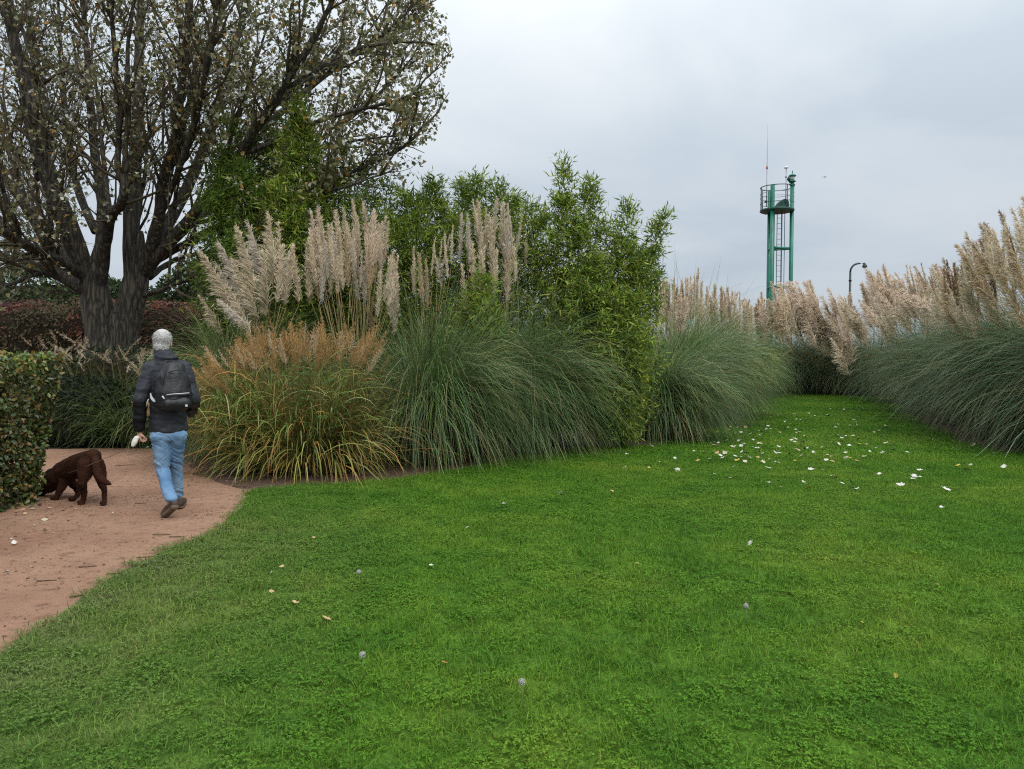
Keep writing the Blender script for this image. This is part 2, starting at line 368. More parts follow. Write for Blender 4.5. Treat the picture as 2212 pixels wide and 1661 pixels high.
# turf: tufts instanced on points, all inside one object
def make_turf():
    g = Geo(); ids = []
    def tuft(n, rad, hmin, hmax, w, clover, kid):
        n0 = g.n
        a = rng.uniform(0, 2 * np.pi, n); r = rad * np.sqrt(rng.uniform(0, 1, n))
        base = np.stack([r * np.cos(a), r * np.sin(a), np.zeros(n)], -1)
        v = rng.uniform(.55, 1.45, (n, 1)) * np.array([[1, 1, 1]]); dry = rng.uniform(0, 1, n) < .07
        v[dry] *= np.array([2.0, 1.15, 2.2])
        blades(g, base, rng.uniform(0, 2 * np.pi, n), rng.uniform(.6, 1.5, n), rng.uniform(hmin, hmax, n) * 1.3, rng.uniform(.3, 2.0, n),
               np.full(n, w) * rng.uniform(.7, 1.3, n), v, k=2, zmin=-.01, twist=.8)
        if clover:
            m = clover; a = rng.uniform(0, 2 * np.pi, m); r = rad * np.sqrt(rng.uniform(0, 1, m))
            c = np.stack([r * np.cos(a), r * np.sin(a), rng.uniform(.015, hmax * .8, m)], -1)
            for q in range(3):
                an = rng.uniform(0, .6, m) + q * 2.09
                dr = np.stack([np.cos(an), np.sin(an), rng.uniform(-.2, .35, m)], -1)
                leaves(g, c, dr, np.tile([0, 0, 1.], (m, 1)) + rng.normal(0, .25, (m, 3)), .0125, .0125, np.tile([.98, 1.04, 1.0], (m, 1)) * rng.uniform(.6, 1.28, (m, 1)), mid=.6)
        ids.extend([kid] * (g.n - n0))
    tuft(75, .10, .025, .055, .0040, 0, 1); tuft(75, .10, .02, .05, .0045, 0, 2)
    tuft(48, .10, .02, .045, .0040, 26, 3); tuft(42, .10, .02, .045, .0040, 34, 4)
    tuft(130, .24, .025, .05, .009, 16, 5)
    # points
    def scatter(y0, y1, sp, kinds, sc0):
        xs = np.arange(-4.5, 15, sp); ys = np.arange(y0, y1, sp)
        gx, gy = np.meshgrid(xs, ys); p = np.stack([gx.ravel(), gy.ravel()], -1) + rng.uniform(-.5, .5, (gx.size, 2)) * sp
        vis = (np.abs(p[:, 0]) < p[:, 1] * .72 + 1.2)
        p = p[vis]; p = p[inside(p, PL)]
        nz = np.array([mnoise.noise((q[0] * .9, q[1] * .9, 3.3)) + .5 * mnoise.noise((q[0] * 3, q[1] * 3, 7)) for q in p])
        if kinds == 'near':
            k = np.where(nz + rng.normal(0, .45, len(p)) > .25, rng.integers(3, 5, len(p)), rng.integers(1, 3, len(p)))
        else: k = np.full(len(p), 5)
        return p, k, rng.uniform(.75, 1.2, len(p)) * sc0
    parts = [scatter(2.2, 11.5, .098, 'near', 1.0), scatter(11.4, 29, .24, 'far', 1.0)]
    pp = np.concatenate([a[0] for a in parts]); kk = np.concatenate([a[1] for a in parts]); ss = np.concatenate([a[2] for a in parts])
    V = np.concatenate(g.V); n0 = len(V)
    Vall = np.concatenate([V, np.concatenate([pp, np.full((len(pp), 1), .014)], 1)])
    C = np.concatenate([np.concatenate(g.C), np.ones((len(pp), 3))])
    me = mesh_np('lawn_grass', Vall, [np.concatenate(v) for v in g.F.values()], C)
    def attr(nm, typ, arr):
        a = me.attributes.new(nm, typ, 'POINT'); a.data.foreach_set('value', arr)
    attr('tuft', 'INT', np.concatenate([np.array(ids), np.zeros(len(pp))]).astype(np.int32))
    attr('kind_id', 'INT', np.concatenate([np.zeros(n0), kk]).astype(np.int32))
    attr('size', 'FLOAT', np.concatenate([np.zeros(n0), ss]).astype(np.float32))
    attr('spin', 'FLOAT', np.concatenate([np.zeros(n0), rng.uniform(0, 6.28, len(pp))]).astype(np.float32))
    o = link('lawn_grass', me, M_turf); stuff(o); tag(o, 'short mown grass and clover covering the lawn', 'grass')
    ng = bpy.data.node_groups.new('turf_instancer', 'GeometryNodeTree')
    ng.interface.new_socket('Geometry', in_out='INPUT', socket_type='NodeSocketGeometry'); ng.interface.new_socket('Geometry', in_out='OUTPUT', socket_type='NodeSocketGeometry')
    gi = ng.nodes.new('NodeGroupInput'); go = ng.nodes.new('NodeGroupOutput'); jn = ng.nodes.new('GeometryNodeJoinGeometry')
    def named(nm, typ):
        n = ng.nodes.new('GeometryNodeInputNamedAttribute'); n.data_type = typ; n.inputs[0].default_value = nm
        return [q for q in n.outputs if q.enabled][0]
    def eq(sock, val):
        n = ng.nodes.new('FunctionNodeCompare'); n.data_type = 'INT'; n.operation = 'EQUAL'
        ins = [q for q in n.inputs if q.type == 'INT']; ng.links.new(sock, ins[0]); ins[1].default_value = val
        return n.outputs[0]
    tu, ki, sz, spn = named('tuft', 'INT'), named('kind_id', 'INT'), named('size', 'FLOAT'), named('spin', 'FLOAT')
    rot = ng.nodes.new('ShaderNodeCombineXYZ'); ng.links.new(spn, rot.inputs[2])
    for k in range(1, 6):
        sg = ng.nodes.new('GeometryNodeSeparateGeometry'); sg.domain = 'POINT'
        ng.links.new(gi.outputs[0], sg.inputs[0]); ng.links.new(eq(tu, k), sg.inputs[1])
        sp2 = ng.nodes.new('GeometryNodeSeparateGeometry'); sp2.domain = 'POINT'
        ng.links.new(gi.outputs[0], sp2.inputs[0]); ng.links.new(eq(ki, k), sp2.inputs[1])
        ip = ng.nodes.new('GeometryNodeInstanceOnPoints')
        ng.links.new(sp2.outputs[0], ip.inputs['Points']); ng.links.new(sg.outputs[0], ip.inputs['Instance'])
        ng.links.new(rot.outputs[0], ip.inputs['Rotation']); ng.links.new(sz, ip.inputs['Scale'])
        ng.links.new(ip.outputs[0], jn.inputs[0])
    ng.links.new(jn.outputs[0], go.inputs[0])
    md = o.modifiers.new('turf', 'NODES'); md.node_group = ng
make_turf()

# ------------------------------------------------------------------ white poplar
def make_poplar():
    D0 = 15.0
    root = thing('poplar_tree', 'big many-stemmed poltree', 'tree', (P(245, 760, D0).x, D0, 0))
    root['label'] = 'huge many-stemmed poplar with white-backed leaves behind the shrubs'
    o0 = np.array(root.location)
    px = D0 / F * S
    def w(u, v, dy=0):
        # same bearing as seen, at depth D0+dy
        return np.array(P(u, v, D0 + dy)) - o0
    def spline(pts, rad, sub=5):
        pts = [np.array(p) for p in pts]; n = len(pts); o = []; r = []
        for i in range(n - 1):
            p0, p1, p2, p3 = [pts[max(0, min(n - 1, i + k))] for k in (-1, 0, 1, 2)]
            for t_ in np.linspace(0, 1, sub, endpoint=False):
                o.append(.5 * ((2 * p1) + (-p0 + p2) * t_ + (2 * p0 - 5 * p1 + 4 * p2 - p3) * t_ ** 2 + (-p0 + 3 * p1 - 3 * p2 + p3) * t_ ** 3)); r.append((i + t_) / (n - 1))
        o.append(pts[-1]); r.append(1.0)
        r = np.interp(r, np.linspace(0, 1, len(rad)), rad)
        return np.array(o), r
    def rough(V, amp, fr):
        for q in V: q += np.array(mnoise.noise_vector((q[0] * fr, q[1] * fr, q[2] * fr * .35))) * amp
        return V
    # trunk with its fork
    g = Geo()
    for pts, rad in [([w(235, 905), w(228, 800), w(222, 720), w(208, 650), w(208, 590), w(222, 520)], [.5, .36, .32, .27, .2, .06]),
                     ([w(262, 905), w(262, 800), w(268, 720), w(286, 640), w(298, 580), w(300, 500)], [.48, .33, .3, .26, .2, .06])]:
        c, r = spline(pts, rad, 8); V, f = tube(c, r, 28); g.add(rough(V, .05, 4.0), f, (.1, .1, .1))
    link('trunk', g.mesh('trunk'), M_bark, root)
    limbs = [  # (u,v,depth offset) path, radii
        ([(195, 610, 0), (150, 500, -.3), (112, 400, -.6), (85, 320, -.8), (55, 190, -1.1), (20, 40, -1.4), (-20, -160, -1.8)], [.33, .33, .3, .27, .2, .13, .05]),
        ([(100, 350, -.6), (100, 250, -.4), (75, 130, -.2), (62, 0, 0), (40, -200, .3)], [.2, .17, .13, .1, .04]),
        ([(212, 650, 0), (218, 560, .05), (222, 440, .3), (205, 330, .6), (192, 180, .9), (180, 10, 1.2), (165, -220, 1.5)], [.24, .24, .2, .16, .12, .09, .04]),
        ([(214, 650, 0), (224, 560, -.2), (240, 470, -.8), (262, 440, -1.3), (268, 400, -1.5), (255, 360, -1.6), (258, 290, -1.7), (250, 160, -1.9), (240, 0, -2.2), (235, -150, -2.4)], [.2, .2, .17, .14, .13, .1, .09, .08, .06, .03]),
        ([(282, 680, 0), (288, 590, 0), (283, 480, 0), (290, 380, .1), (298, 260, .2), (300, 120, .4), (305, -60, .6), (310, -280, .8)], [.32, .32, .27, .24, .2, .15, .11, .04]),
        ([(310, 590, 0), (340, 490, -.5), (352, 400, -.9), (378, 300, -1.2), (392, 170, -1.5), (410, 10, -1.8), (430, -200, -2.2)], [.27, .22, .19, .16, .13, .1, .04]),
        ([(315, 570, .1), (375, 460, .5), (430, 350, .9), (470, 230, 1.2), (510, 90, 1.5), (545, -60, 1.8), (580, -240, 2.0)], [.25, .22, .19, .16, .12, .09, .04]),
        ([(318, 580, 0), (385, 500, -.6), (470, 400, -1.1), (545, 290, -1.6), (625, 170, -2.1), (700, 40, -2.5), (770, -120, -2.9)], [.22, .19, .16, .14, .11, .08, .03]),
        ([(330, 560, .2), (430, 470, .8), (540, 400, 1.4), (680, 310, 2.0), (800, 220, 2.5), (905, 110, 3.0)], [.18, .15, .12, .09, .06, .02]),
        ([(340, 560, 0), (470, 490, -.4), (600, 440, -.8), (740, 380, -1.2), (850, 330, -1.4), (925, 265, -1.6)], [.14, .12, .1, .07, .045, .015]),
        ([(500, 360, -1.2), (600, 250, -.8), (720, 150, -.4), (840, 60, 0), (930, -20, .4)], [.11, .1, .075, .05, .02]),
        ([(190, 620, 0), (120, 530, .8), (60, 450, 1.5), (0, 360, 2.2), (-80, 240, 3)], [.22, .19, .16, .13, .06]),
        ([(188, 600, 0), (110, 555, -1), (40, 520, -2), (-40, 470, -3), (-140, 420, -3.8)], [.19, .16, .13, .1, .05]),
        ([(190, 625, 0), (110, 575, .5), (40, 560, 1.2), (-60, 530, 2)], [.16, .13, .1, .06]),
        ([(188, 640, 0), (100, 590, -.8), (30, 612, -1.6), (-60, 640, -2.4)], [.11, .08, .055, .03]),
        ([(305, 640, 0), (345, 628, -.4), (390, 610, -.8), (450, 585, -1.2), (540, 570, -1.6)], [.1, .075, .055, .04, .02]),
        ([(320, 600, .2), (380, 560, .9), (460, 540, 1.6), (560, 500, 2.3)], [.12, .09, .06, .03]),
        ([(345, 470, -.5), (400, 330, -1.5), (440, 180, -2.2), (470, 20, -2.8), (500, -150, -3.2)], [.12, .1, .08, .06, .03]),
        ([(205, 500, .2), (160, 380, 1.2), (140, 240, 2.0), (130, 80, 2.6), (120, -120, 3.0)], [.15, .13, .1, .08, .04]),
        ([(430, 480, -.6), (580, 440, -1.2), (720, 410, -1.8), (860, 365, -2.2)], [.08, .065, .045, .015]),
        ([(540, 330, -1.5), (690, 260, -1.9), (830, 225, -2.3), (930, 190, -2.6)], [.08, .065, .045, .015]),
        ([(680, 320, 1.9), (790, 300, 1.6), (910, 290, 1.3)], [.06, .045, .015]),
        ([(620, 190, -2.0), (760, 110, -1.5), (880, 90, -1), (945, 95, -.6)], [.07, .055, .04, .015]),
        ([(590, 230, -1.8), (680, 160, -1.0), (790, 110, -.2), (900, 30, .4), (960, -60, 1)], [.07, .06, .05, .035, .015]),
    ]
    stems = list(limbs)
    for q in range(26):
        pts, rad = stems[rng.integers(0, 14)]
        a = int(rng.integers(1, max(2, len(pts) // 2 + 1))); u0, v0, y0_ = pts[a]
        du = rng.normal((u0 - 245) * .55, 55); ln = rng.uniform(260, 460); dy = rng.normal(0, 1.4)
        if u0 + du > 700: continue
        limbs.append(([(u0, v0, y0_), (u0 + du * .28, v0 - ln * .3, y0_ + dy * .4), (u0 + du * .62 + rng.normal(0, 8), v0 - ln * .65, y0_ + dy * .7), (u0 + du, v0 - ln, y0_ + dy)], [.085, .07, .05, .018]))
    def umax(v): return np.interp(v, [-400, -100, 0, 60, 130, 180, 240, 300, 350, 400, 460, 560, 700], [850, 900, 942, 968, 985, 972, 955, 935, 905, 870, 760, 560, 420])
    def proj(p):
        q = p + o0; rel = q - np.array([0, 0, EYE])
        yc = rel[1] * cp - rel[2] * sp_; zc = rel[1] * sp_ + rel[2] * cp
        return (rel[0] / yc * F + 512) / S, (384.5 - zc / yc * F) / S
    tw = Geo(); lv = Geo(); lp = []; ld = []
    for pts, rad in limbs:
        c, r = spline([w(*p) for p in pts], np.array(rad) * .56, 6); V, f = tube(c, r, 12)
        g = Geo(); g.add(rough(V, .025, 5), f, (.1, .1, .1)); link('limb', g.mesh('limb'), M_bark, root)
        seg = np.linalg.norm(np.diff(c, axis=0), axis=1); s = np.concatenate([[0], np.cumsum(seg)]); LT = s[-1]
        nb = int(LT / (.17 if rad[0] > .086 else .42))
        for q in range(nb):
            t_ = rng.uniform(.2, 1.0) * LT
            b0 = np.array([np.interp(t_, s, c[:, k]) for k in range(3)]); tg = np.array([np.interp(min(t_ + .2, LT), s, c[:, k]) for k in range(3)]) - np.array([np.interp(max(t_ - .2, 0), s, c[:, k]) for k in range(3)])
            tg /= np.linalg.norm(tg) + 1e-9
            bl = rng.uniform(.8, 2.4) * (1.05 - .4 * t_ / LT)
            dr = tg * .9 + rdir(1)[0] * rng.uniform(.5, 1.0) + np.array([0, 0, .35]); dr /= np.linalg.norm(dr)
            n = 5; bp = [b0]; d2 = dr.copy()
            for k in range(n):
                d2 = d2 + rdir(1)[0] * .25 + np.array([0, 0, .05]); d2 /= np.linalg.norm(d2); bp.append(bp[-1] + d2 * bl / n)
            bp = np.array(bp)
            uu, vv = proj(bp[-1])
            if uu > umax(vv) + rng.normal(2, 10): continue
            r0 = min(.03, .012 + .012 * bl); tube_geo(tw, bp, np.linspace(r0, .006, n + 1), 4, (.1, .1, .1))
            for k in range(rng.integers(6, 11)):
                i = rng.integers(1, n + 1); a = bp[i]; td = (bp[i] - bp[i - 1]); td = td / np.linalg.norm(td) * .8 + rdir(1)[0] * .9; td /= np.linalg.norm(td)
                tl = rng.uniform(.3, .75); m1 = a + td * tl * .5 + rdir(1)[0] * .05; m2 = a + td * tl + rdir(1)[0] * .08
                uu, vv = proj(m2)
                if uu > umax(vv) + 6: continue
                tube_geo(tw, [a, m1, m2], [.006, .005, .003], 3, (.1, .1, .1))
                nl = rng.integers(6, 13) if uu > 720 else rng.integers(4, 10) if uu > 430 else rng.integers(1, 6)
                for j in range(nl):
                    f_ = rng.uniform(.1, 1.05); p_ = a + (m2 - a) * f_ + rng.normal(0, .03, 3)
                    lp.append(p_); ld.append(td * .4 + rdir(1)[0] + np.array([0, 0, -.35]))
    t = link('twigs', tw.mesh('twigs'), M_twig, root); stuff(t)
    lp = np.array(lp); ld = np.array(ld); n = len(lp)
    col = pick([(.16, .165, .065), (.23, .21, .1), (.65, .67, .62), (.45, .25, .06), (.11, .13, .05), (.36, .35, .24)], n, [.33, .25, .1, .05, .15, .12], .2)
    L = rng.uniform(.06, .105, n)
    leaves(lv, lp, ld, rdir(n), L, L * .85, col, mid=.4, cup=.2)
    t = link('crown', lv.mesh('crown'), M_leaf, root); stuff(t)
    print('poplar leaves', n)
make_poplar()

# ------------------------------------------------------------------ leafy masses: hedges and shrubs
def shell_mesh(name, loc, boxes, n, cols, p, L, W, mat, parent, depth=.18, jit=.15, droop=-.2):
    """leaf coats over rounded boxes given as (centre, half sizes, corner power)"""
    g = Geo(); per = n // len(boxes)
    for c, h, pw in boxes:
        c = np.array(c); h = np.array(h)
        d = rdir(per); d[:, 2] = np.abs(d[:, 2]) * np.where(rng.uniform(0, 1, per) < .6, 1, -1)
        m = (np.abs(d / 1.0) ** pw).sum(1) ** (1 / pw)
        s = d / m[:, None]
        lump = np.array([mnoise.noise(Vector(q * 2.1 + c)) for q in s * h])
        k = 1 + lump * .10
        pos = c + s * h * k[:, None] - d * (rng.uniform(0, 1, per) ** 1.5 * depth)[:, None]
        pos[:, 2] = np.maximum(pos[:, 2], .02)
        dr = rdir(per) + d * .35 + np.array([0, 0, droop])
        nr = d + rdir(per) * .6
        l = rng.uniform(.7, 1.25, per) * L
        leaves(g, pos, dr, nr, l, l * W, pick(cols, per, p, jit))
    o = link(name, g.mesh(name), mat, parent); stuff(o); return o
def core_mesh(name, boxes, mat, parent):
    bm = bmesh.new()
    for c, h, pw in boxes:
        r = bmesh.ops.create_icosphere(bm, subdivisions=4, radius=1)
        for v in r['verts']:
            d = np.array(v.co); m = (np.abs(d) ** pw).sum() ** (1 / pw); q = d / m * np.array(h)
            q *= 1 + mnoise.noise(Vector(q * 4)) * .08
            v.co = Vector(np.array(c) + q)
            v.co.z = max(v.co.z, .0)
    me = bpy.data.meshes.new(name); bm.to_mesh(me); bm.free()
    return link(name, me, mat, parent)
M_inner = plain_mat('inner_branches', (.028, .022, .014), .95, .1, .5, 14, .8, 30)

# clipped hedge beside the path
def clipped_hedge():
    root = thing('clipped_hedge', 'square clipped hedge of small green and bronze leaves beside the sandy path', 'hedge', (-5.55, 5.4, 0))
    g = Geo(); hx, y0, y1, H = .54, -2.6, 3.12, 1.585
    n = 30000
    # face towards the path, top, far end, rear
    def face(m, f):
        a, b = rng.uniform(0, 1, m), rng.uniform(0, 1, m)
        if f == 0: p = np.stack([np.full(m, hx) - .05 * (1 - b), y0 + a * (y1 - y0), b * H], -1); nn = (1, 0, .05)
        elif f == 1: p = np.stack([-hx + a * 2 * hx, y0 + b * (y1 - y0), np.full(m, H)], -1); nn = (0, 0, 1)
        elif f == 2: p = np.stack([-hx + a * 2 * hx, np.full(m, y1), b * H], -1); nn = (0, 1, 0)
        else: p = np.stack([np.full(m, -hx), y0 + a * (y1 - y0), b * H], -1); nn = (-1, 0, 0)
        nn = np.array(nn)
        # taper towards the foot and bulging
        lump = np.array([mnoise.noise(Vector(q * 2.4)) * .05 + mnoise.noise(Vector(q * 6)) * .03 for q in p])
        p = p + nn * (lump - rng.uniform(0, 1, m) ** 1.4 * .16)[:, None]
        if f == 2: p[:, 1] -= .55 * (1 - p[:, 2] / H)
        p[:, 1] = np.where(f == 0, np.minimum(p[:, 1], y1 - .55 * (1 - p[:, 2] / H)), p[:, 1])
        dr = rdir(m) + np.array([0, 0, -.5]) + nn * .4; nr = nn + rdir(m) * .75
        L = rng.uniform(.035, .07, m)
        nz = np.array([mnoise.noise(Vector(q * 1.7)) for q in p])
        c = pick([(.05, .085, .02), (.09, .115, .03), (.035, .06, .02), (.2, .19, .04), (.16, .09, .035), (.26, .18, .07)], m, [.3, .22, .2, .1, .1, .08], .2)
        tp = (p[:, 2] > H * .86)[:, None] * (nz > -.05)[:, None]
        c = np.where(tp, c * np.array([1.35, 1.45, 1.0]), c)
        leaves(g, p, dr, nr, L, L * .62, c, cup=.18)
    for f, m in ((0, 15000), (1, 6000), (2, 5200), (3, 3500)): face(m, f)
    stuff(link('foliage', g.mesh('foliage'), M_hedge, root))
    b = Geo()
    for k in range(60):
        x, y = rng.uniform(-.3, .3), rng.uniform(y0 + .1, y1 - .25)
        pts = [np.array([x, y, 0])]
        for j in range(5): pts.append(pts[-1] + np.array([rng.normal(0, .05), rng.normal(0, .05), .26]))
        tube_geo(b, pts, np.linspace(.016, .006, 6), 5, (.1, .1, .1))
    link('stems', b.mesh('stems'), M_twig, root)
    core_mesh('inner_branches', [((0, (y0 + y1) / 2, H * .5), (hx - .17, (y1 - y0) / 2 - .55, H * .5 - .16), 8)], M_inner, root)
clipped_hedge()

def big_hedge():
    root = thing('copper_hedge', 'tall bronze and purple leaved hedge running behind the poplar trunk', 'hedge', (-11.2, 20, 0))
    bx = [((-6.5 + 1.75 * k, rng.normal(0, .15), 1.35), (1.45, .9, 1.52 + (.06 * math.sin(k * 2)) - (.1 if k == 7 else 0)), 4) for k in range(9)]
    g = Geo()
    for i, (c, h, pw) in enumerate(bx):
        m = 4200; c = np.array(c); h = np.array(h)
        d = rdir(m); d[:, 1] = -np.abs(d[:, 1]) * np.where(rng.uniform(0, 1, m) < .85, 1, -1)
        s = d / (np.abs(d) ** pw).sum(1)[:, None] ** (1 / pw)
        pos = c + s * h * (1 + rng.uniform(-.12, .04, m))[:, None]
        pos += np.array([[mnoise.noise(Vector(q * 1.5)) * .15, mnoise.noise(Vector(q * 1.5 + np.array([5., 0, 0]))) * .12, mnoise.noise(Vector(q * 1.9 + np.array([9., 2, 0]))) * .12] for q in pos])
        pos[:, 2] = np.maximum(pos[:, 2], .02)
        nz = np.array([mnoise.noise(Vector((q[0] * .55, q[1], q[2] * .8 + 4))) for q in pos])
        cols = np.where((nz > .12)[:, None], pick([(.12, .13, .06), (.16, .13, .065), (.18, .11, .065)], m), np.where((nz < -.1)[:, None], pick([(.15, .055, .058), (.11, .045, .05), (.2, .08, .07)], m), pick([(.3, .115, .065), (.23, .09, .06), (.36, .16, .09)], m)))
        L = rng.uniform(.06, .11, m)
        leaves(g, pos, rdir(m) + np.array([0, -.3, .2]), d + rdir(m) * .7, L, L * .6, cols)
    stuff(link('foliage', g.mesh('foliage'), M_leaf, root))
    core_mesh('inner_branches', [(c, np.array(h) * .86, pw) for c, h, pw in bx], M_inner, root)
big_hedge()

def shrub(name, label, cat, loc, boxes, n, cols, p, L, W=.5, mat=None, core=.82, group=None, depth=.2, droop=-.2):
    r = thing(name, label, cat, loc, 0, group)
    shell_mesh('foliage', loc, boxes, n, cols, p, L, W, mat or M_leaf, r, depth, droop=droop)
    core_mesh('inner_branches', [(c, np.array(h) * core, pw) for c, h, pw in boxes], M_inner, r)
    return r
# dark shrubs between the tree and the path
DK = [(.022, .035, .016), (.03, .045, .022), (.016, .026, .014)]
shrub('evergreen_shrub', 'low dark evergreen shrub at the bend of the path beside the clipped hedge', 'shrub', (X(175, 12.9), 12.9, 0), [((0, 0, .5), (.95, .5, .66), 2.4), ((.9, .1, .42), (.75, .5, .55), 2.4)], 15000, DK, None, .085, .42, core=.72)
shrub('evergreen_shrub', 'taller dark leafy shrub in front of the poplar trunk', 'shrub', (X(255, 13.9), 13.9, 0), [((0, 0, .8), (1.0, .6, .9), 2.4), ((-.9, .2, .75), (.8, .6, .75), 2.4), ((.9, .1, .8), (.75, .6, .8), 2.4)], 9000, [(.028, .045, .018), (.04, .06, .024), (.05, .065, .03)], None, .08, .5)
GT = [(.03, .055, .018), (.045, .075, .022), (.06, .08, .03)]
shrub('distant_tree', 'low rounded green tree showing above the bronze hedge left of the trunk', 'tree', (X(95, 26), 26, 0), [((0, 0, 2.2), (3.4, 1.5, 2.35), 2.2), ((2.6, 0, 2.0), (2.0, 1.4, 1.9), 2.2)], 26000, GT, None, .17, core=.72)
shrub('distant_tree', 'green bushy tree between the bronze hedge and the bamboo', 'tree', (X(440, 21), 21, 0), [((0, 0, 2.0), (1.4, 1.1, 2.1), 2.2), ((1.3, .2, 2.3), (1.4, 1.1, 2.4), 2.2)], 16000, GT, None, .14, core=.74)

# ------------------------------------------------------------------ plumes and grass clumps
def plume_mesh(name, kind):
    """unit-length flower head along +Z"""
    g = Geo()
    if kind == 'pampas':      n, wd, el, side = 320, .066, 1.36, 0
    elif kind == 'droop':     n, wd, el, side = 300, .1, 1.1, 1
    elif kind == 'slim':      n, wd, el, side = 180, .04, 1.42, 0
    elif kind == 'misc':      n, wd, el, side = 70, .10, 1.32, 0
    else:                     n, wd, el, side = 60, .085, 1.15, 1      # fountain grass
    t_ = rng.beta(1.1, 1.25, n) * .95
    prof = np.interp(t_, [0, .1, .28, .55, .8, 1], [.5, .9, 1.0, .6, .28, .05])
    bend = (np.array([.16, 0]) if side else np.array([rng.uniform(-.05, .05), rng.uniform(-.05, .05)]))
    def axis(t): return np.stack([bend[0] * t ** 2, bend[1] * t ** 2, t], -1)
    base = axis(t_)
    az = rng.uniform(0, 2 * np.pi, n)
    if side: az = rng.normal(0, .75, n)
    L = prof * wd * rng.uniform(1.5, 3.1, n)
    c = rng.uniform(.75, 1.2, (n, 1)) * np.array([[1, 1, 1]])
    elv = np.full(n, el) + rng.normal(0, .1, n)
    drp = rng.uniform(.5, 1.35, n) if side else rng.uniform(.15, .7, n)
    if side: L = L * 1.12
    blades(g, base, az, elv, L, drp, L * .035 + .003, c, k=4, p=1.3, zmin=-9, twist=1.5)
    # fuzz follows its strand
    m = n * (3 if side else 5 if kind != 'misc' else 4)
    i = rng.integers(0, n, m); f = rng.uniform(.1, 1, m)
    an = elv[i] - drp[i] * (f ** 1.3) * .45; hx_ = np.cos(an); hz_ = np.sin(an)
    bp = base[i] + np.stack([np.cos(az[i]) * hx_, np.sin(az[i]) * hx_, hz_], -1) * (L[i] * f)[:, None]
    a2 = elv[i] - drp[i] * (f ** 1.3)
    dr = np.stack([np.cos(az[i]) * np.cos(a2), np.sin(az[i]) * np.cos(a2), np.sin(a2)], -1) + rng.normal(0, .14, (m, 3))
    l = rng.uniform(.03, .07, m) * (1 if kind not in ('misc', 'fount') else 1.3)
    leaves(g, bp, dr, rdir(m), l, l * .13 + .0015, (c[i] * rng.uniform(.85, 1.15, (m, 1))) * np.array([[1.03, 1.0, .97]]), mid=.3)
    ax = axis(np.linspace(0, 1, 7)); tube_geo(g, ax, np.linspace(.007, .002, 7), 4, (.75, .65, .5))
    return g.mesh(name)
def plume_material(name, c):
    m = leaf_mat(name, trans=.35, rough=.95, spec=.05, var=.1, scale=3)
    t = m.node_tree; hs = [n for n in t.nodes if n.type == 'HUE_SAT'][0]; at = [n for n in t.nodes if n.type == 'ATTRIBUTE'][0]
    mx = N(t, 'ShaderNodeMixRGB', blend_type='MULTIPLY'); mx.inputs[0].default_value = 1; mx.inputs[2].default_value = (*c, 1)
    t.links.new(at.outputs['Color'], mx.inputs[1]); t.links.new(mx.outputs[0], hs.inputs['Color']); return m
PM = {'beige': plume_material('plume_beige', (.78, .69, .54)), 'cream': plume_material('plume_cream', (.68, .60, .45)),
      'pink': plume_material('plume_pink', (.8, .68, .56)), 'brown': plume_material('plume_brown', (.36, .25, .16)),
      'gold': plume_material('head_gold', (.5, .33, .15)), 'tan': plume_material('plume_tan', (.62, .5, .35)), 'white': plume_material('plume_white', (.7, .64, .56))}
PMESH = {}
for kind, nv in (('pampas', 4), ('droop', 4), ('slim', 3), ('misc', 4), ('fount', 3)):
    for v in range(nv):
        PMESH[kind, v] = plume_mesh('plume_' + kind, kind)
PCACHE = {}
def plume_data(kind, tint, v=None):
    nv = len([k for k in PMESH if k[0] == kind]); v = random.randrange(nv) if v is None else v
    key = (kind, tint, v)
    if key not in PCACHE:
        me = PMESH[kind, v].copy(); me.name = 'plume'; me.materials.clear(); me.materials.append(PM[tint]); PCACHE[key] = me
    return PCACHE[key]
gs = Geo(); tube_geo(gs, [(0, 0, 0), (0, 0, .5), (0, 0, 1)], [1, .9, .75], 6, (.42, .31, .15)); STEM = gs.mesh('stem'); STEM.materials.append(M_straw)
gs = Geo(); tube_geo(gs, [(0, 0, 0), (0, 0, .5), (0, 0, 1)], [1, .9, .75], 5, (.2, .17, .06)); STEM2 = gs.mesh('stem'); STEM2.materials.append(M_straw)

def aim(o, p, d, length, width, roll):
    """place o so its local +Z runs along d with the given length; world matrix relative to its parent's location"""
    d = Vector(d).normalized(); q = d.to_track_quat('Z', 'Y') @ Vector((0, 0, 1)).to_track_quat('Z', 'Y').inverted()
    q = Vector((0, 0, 1)).rotation_difference(d)
    m = q.to_matrix().to_4x4() @ Matrix.Rotation(roll, 4, 'Z') @ Matrix.Diagonal((width, width, length, 1))
    m.translation = Vector(p); o.matrix_basis = m
def add_plume(root, base, tip, foot, kind, tint, width=None, roll=None, stem_r=.0048, stem=True, name='plume', sm=None):
    """base/tip/foot in world space"""
    loc = root.location
    o = bpy.data.objects.new(name, plume_data(kind, tint)); COL.objects.link(o); o.parent = root
    d = Vector(tip) - Vector(base); L = d.length
    aim(o, Vector(base) - loc, d, L, (width or L), random.uniform(0, 6.28) if roll is None else roll)
    if stem:
        s = bpy.data.objects.new('stem', sm or STEM); COL.objects.link(s); s.parent = o
        f = Vector(base) - Vector(foot)
        q = Vector((0, 0, 1)).rotation_difference(f.normalized())
        m = q.to_matrix().to_4x4() @ Matrix.Diagonal((stem_r, stem_r, f.length, 1)); m.translation = Vector(foot) - loc
        s.matrix_basis = o.matrix_basis.inverted() @ m
    return o

